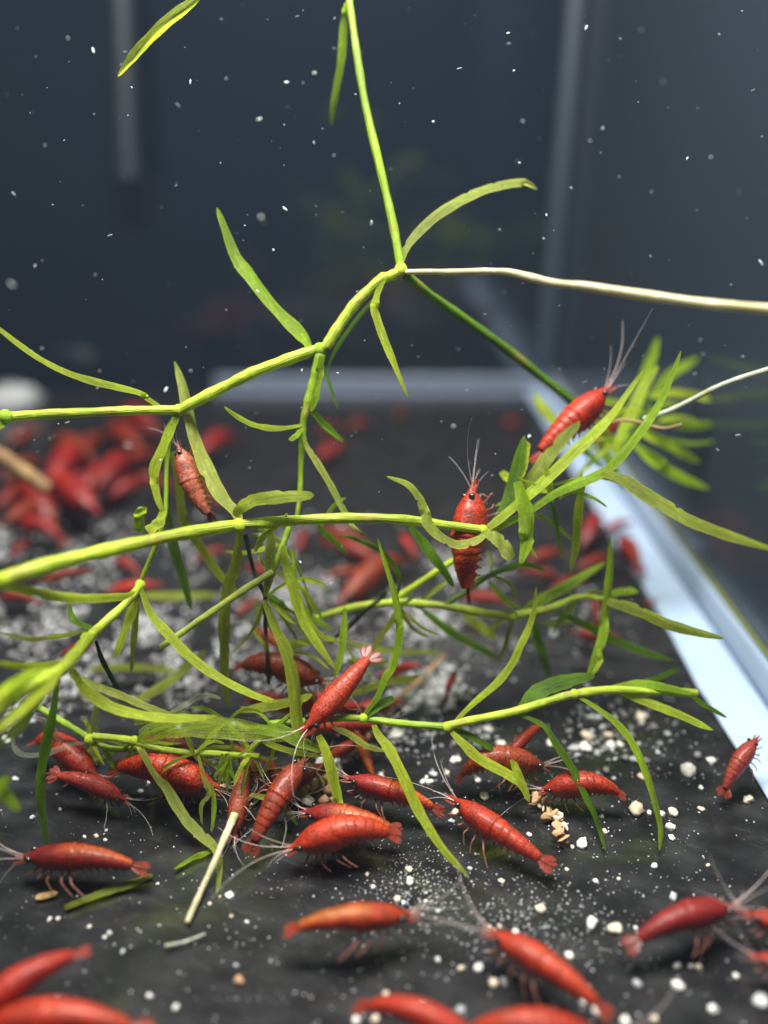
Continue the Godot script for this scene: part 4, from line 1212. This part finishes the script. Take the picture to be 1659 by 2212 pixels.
func litter() -> void:
	# white grains on the floor that show one by one: x, y, width
	var shapes := []
	for i in 5: shapes.append(lump(200 + i, 0.72))
	var spots := [[1383, 1553, 26], [1313, 1591, 20], [1319, 1613, 22], [1339, 1611, 16], [1239, 1621, 24], [1263, 1618, 26], [1269, 1596, 30], [1189, 1608, 20], [1536, 1646, 22], [1486, 1670, 34], [1384, 1680, 18], [1514, 1703, 11],
		[1374, 1754, 34], [1402, 1758, 13], [1430, 1760, 14], [1453, 1757, 22], [1514, 1750, 15], [1614, 1731, 24], [1448, 1790, 24], [1306, 1798, 13], [1451, 1812, 15], [1256, 1826, 26], [1236, 1831, 10], [1143, 1805, 12], [1299, 1765, 13], [983, 1646, 24]]
	var spots2 := [[913, 1691, 15], [927, 1692, 18], [936, 1675, 19], [921, 1681, 10], [1033, 1688, 15], [1046, 1723, 21], [983, 1758, 22], [975, 1776, 14], [830, 1579, 14], [856, 1590, 28], [1056, 1581, 24], [1081, 1611, 22], [823, 1676, 14], [966, 1671, 11], [883, 1881, 18], [886, 1908, 24], [806, 1918, 13], [793, 1890, 11],
		[858, 1945, 19], [872, 1951, 11], [920, 1930, 8], [920, 1948, 9], [946, 1970, 12], [1015, 1878, 12], [1083, 1905, 14], [946, 2074, 12], [995, 2093, 14], [1033, 2093, 22], [995, 2183, 19], [1058, 2003, 10], [1080, 2003, 12], [1066, 2126, 22], [1088, 2122, 20], [833, 2148, 13], [913, 2165, 14], [770, 2206, 18], [811, 2203, 17]]
	var spots3 := [[1286, 1905, 13], [1168, 1966, 22], [1278, 1998, 28], [1329, 2011, 30], [1453, 1940, 19], [1229, 2068, 22], [1461, 2088, 16], [1509, 2091, 15], [1492, 2088, 10], [1376, 2127, 20], [1464, 2133, 26], [1539, 2183, 24], [1641, 2168, 36], [1413, 2203, 18], [1259, 2167, 20], [1286, 2187, 20], [1349, 2208, 20], [1413, 1873, 15], [1336, 1900, 10], [1373, 2006, 10], [1113, 2014, 15], [1589, 2110, 14], [1529, 1870, 9], [1224, 1879, 9],
		[497, 1937, 19], [475, 1938, 7], [453, 1953, 8], [108, 1987, 11], [126, 1985, 9], [237, 2017, 11], [226, 2026, 9], [265, 2057, 11], [380, 2178, 15], [323, 2153, 13], [183, 2173, 14], [193, 2003, 9], [510, 2087, 10], [341, 1910, 7], [500, 1980, 8], [533, 1993, 10], [322, 1691, 15], [304, 1711, 12], [33, 1685, 14], [15, 1601, 20], [70, 1768, 13], [230, 1795, 9], [183, 1809, 9], [208, 1808, 12], [228, 1816, 10], [130, 1749, 8]]
	for set_ in [spots, spots2, spots3]:
		for q in set_:
			var p := on_floor(q[0], q[1])
			var r: float = q[2] * 0.5 / F * floor_depth(q[1])
			var g := part(self, "white_grain", shapes[rng.randi() % 5], [M.grain, M.grain, M.cream, M.grain, M.greyish][rng.randi() % 5])
			g.position = p + Vector3(0, r * 0.42, 0)
			g.rotation = Vector3(rng.randf_range(-0.3, 0.3), rng.randf() * TAU, rng.randf_range(-0.3, 0.3))
			g.scale = Vector3.ONE * r * Vector3(1, rng.randf_range(0.75, 1.0), rng.randf_range(0.8, 1.05))
			tag(g, "white food grain lying loose on the dark tank floor", "grain", "white grains scattered on the floor")
	var og := part(self, "orange_grain", lump(230, 0.8), M.tan)
	og.position = on_floor(517, 2123) + Vector3(0, 0.0005, 0)
	og.scale = Vector3.ONE * 0.00075
	tag(og, "single orange-tan grain alone on the bare floor at lower left", "grain")
	# the brown crumb that the shrimp at right eats, and the dirt in the middle of the heap
	var crumb := thing("food_crumb", on_floor(1180, 1775), "ragged tan and white food crumb held by the feeding shrimp", "food crumb")
	for i in 26:
		var c := part(crumb, "flake", lump(300 + i % 6, 0.6), [M.tan, M.tan, M.cream][i % 3])
		c.position = on_floor(1152 + 3.0 * i + rng.randf_range(-12, 12), 1722 + 3.2 * i + rng.randf_range(-14, 14), 0.001 + 0.002 * rng.randf()) - crumb.position
		c.rotation = Vector3(rng.randf() * 3, rng.randf() * 6, rng.randf() * 3)
		c.scale = Vector3(1.2, 0.45, 0.8) * rng.randf_range(0.0005, 0.0012)
	var nest := thing("food_crumb", on_floor(690, 1690), "broken brown and white food tablet under the heap of shrimp", "food crumb")
	for i in 22:
		var c := part(nest, "flake", lump(300 + i % 6, 0.6), [M.tan, M.grain, M.tan, M.algae][i % 4])
		c.position = on_floor(690 + rng.randf_range(-60, 60), 1690 + rng.randf_range(-50, 40), 0.001 + 0.003 * rng.randf()) - nest.position
		c.rotation = Vector3(rng.randf() * 3, rng.randf() * 6, rng.randf() * 3)
		c.scale = Vector3.ONE * rng.randf_range(0.0007, 0.0016)
	# sediment too fine to count: pale heaps at the back and dust over the rest
	var heaps := [[60, 1330, 110, 50, 260, 1.0], [250, 1420, 230, 55, 520, 1.0], [430, 1330, 120, 60, 260, 1.0], [120, 1500, 160, 45, 160, 0.8], [940, 1235, 60, 28, 200, 1.0], [700, 1290, 70, 26, 240, 1.0], [930, 1360, 90, 40, 320, 1.0], [930, 1490, 40, 22, 240, 0.9], [140, 1180, 130, 30, 240, 1.0], [560, 1180, 190, 35, 220, 1.0], [1120, 1320, 110, 50, 180, 0.9],
		[1260, 1600, 130, 45, 130, 0.8], [870, 1590, 60, 25, 40, 0.6], [1060, 1600, 60, 30, 40, 0.7], [720, 1450, 160, 60, 380, 0.8]]
	pale_heap(heaps)
	var fine := []
	fine.append_array([[900, 1915, 60, 50, 700, 0.16], [1160, 1990, 90, 60, 500, 0.16], [1150, 1850, 330, 160, 700, 0.18], [500, 1850, 420, 160, 420, 0.17], [830, 2050, 500, 120, 380, 0.19], [1300, 1650, 220, 120, 320, 0.25]])
	dust(fine)
	motes()

func spread(called: String, label: String, rows: Array, lo: float, hi: float, m: Material, seed_: int, share := 1.0, patchy := 0.0) -> void:
	var r := RandomNumberGenerator.new()
	r.seed = seed_
	var pn := FastNoiseLite.new()
	pn.seed = 31
	pn.frequency = 0.04
	var xs := []
	for h in rows:
		for i in int(h[4] * share):
			var x: float = r.randfn(h[0], h[2])
			var y: float = r.randfn(h[1], h[3])
			if y < 1080 or y > 2260: continue
			var p := on_floor(x, y)
			if p.x > WALL_X - 0.014 or p.z < BACK_Z + 0.02: continue
			if patchy > 0.0 and pn.get_noise_2d(p.x * 1000.0, p.z * 600.0) < patchy - 0.25 + 0.5 * r.randf() - 0.12: continue
			var k: float = r.randf()
			var s: float = lerpf(lo, hi, k * k) * h[5]
			var b := Basis.from_euler(Vector3(r.randf_range(-0.4, 0.4), r.randf() * TAU, r.randf_range(-0.4, 0.4))).scaled(Vector3.ONE * s)
			xs.append(Transform3D(b, p + Vector3(0, s * 0.55, 0)))
	var mm := MultiMesh.new()
	mm.transform_format = MultiMesh.TRANSFORM_3D
	mm.mesh = lump(seed_, 0.7)
	mm.instance_count = xs.size()
	for i in xs.size(): mm.set_instance_transform(i, xs[i])
	var o := MultiMeshInstance3D.new()
	o.name = numbered(called)
	o.multimesh = mm
	o.material_override = m
	add_child(o, true)
	tag(o, label, "sediment", "", "stuff")

func pale_heap(rows: Array) -> void:
	spread("pale_sediment", "pale pebbly sediment spread over the floor towards the back", rows, 0.00025, 0.0011, M.greyish, 411, 0.9, 0.16)
	spread("grey_sediment", "grey pebbly sediment between the pale grains towards the back", rows, 0.00025, 0.0011, M.silt, 412, 1.6, 0.1)

func dust(rows: Array) -> void:
	spread("fine_dust", "fine white dust and specks over the dark floor", rows, 0.0002, 0.0011, M.greyish, 433)

func motes() -> void:
	var shapes := []
	for i in 4: shapes.append(lump(440 + i, 0.55))
	var r := RandomNumberGenerator.new()
	r.seed = 5
	for i in 260:
		var x := r.randf_range(10, 1650)
		var y := r.randf_range(5, 1000) if i < 235 else r.randf_range(900, 1300)
		var z := r.randf_range(0.13, 0.17)
		if r.randf() < 0.08: z = r.randf_range(0.17, 0.21)
		var p := at(x, y, z)
		if p.x > WALL_X - 0.003: p.x = WALL_X - 0.003
		var g := part(self, "water_speck", shapes[i % 4], M.mote if r.randf() < 0.4 else M.dim)
		g.position = p
		g.rotation = Vector3(r.randf() * 3, r.randf() * 6, r.randf() * 3)
		var k := r.randf()
		var s := lerpf(1.0, 4.0, k * k * k) / F * z
		g.scale = Vector3(s * r.randf_range(1.2, 2.2), s, s * 0.8)
		tag(g, "tiny white speck drifting in the dark water above the floor", "speck", "white specks drifting in the water")
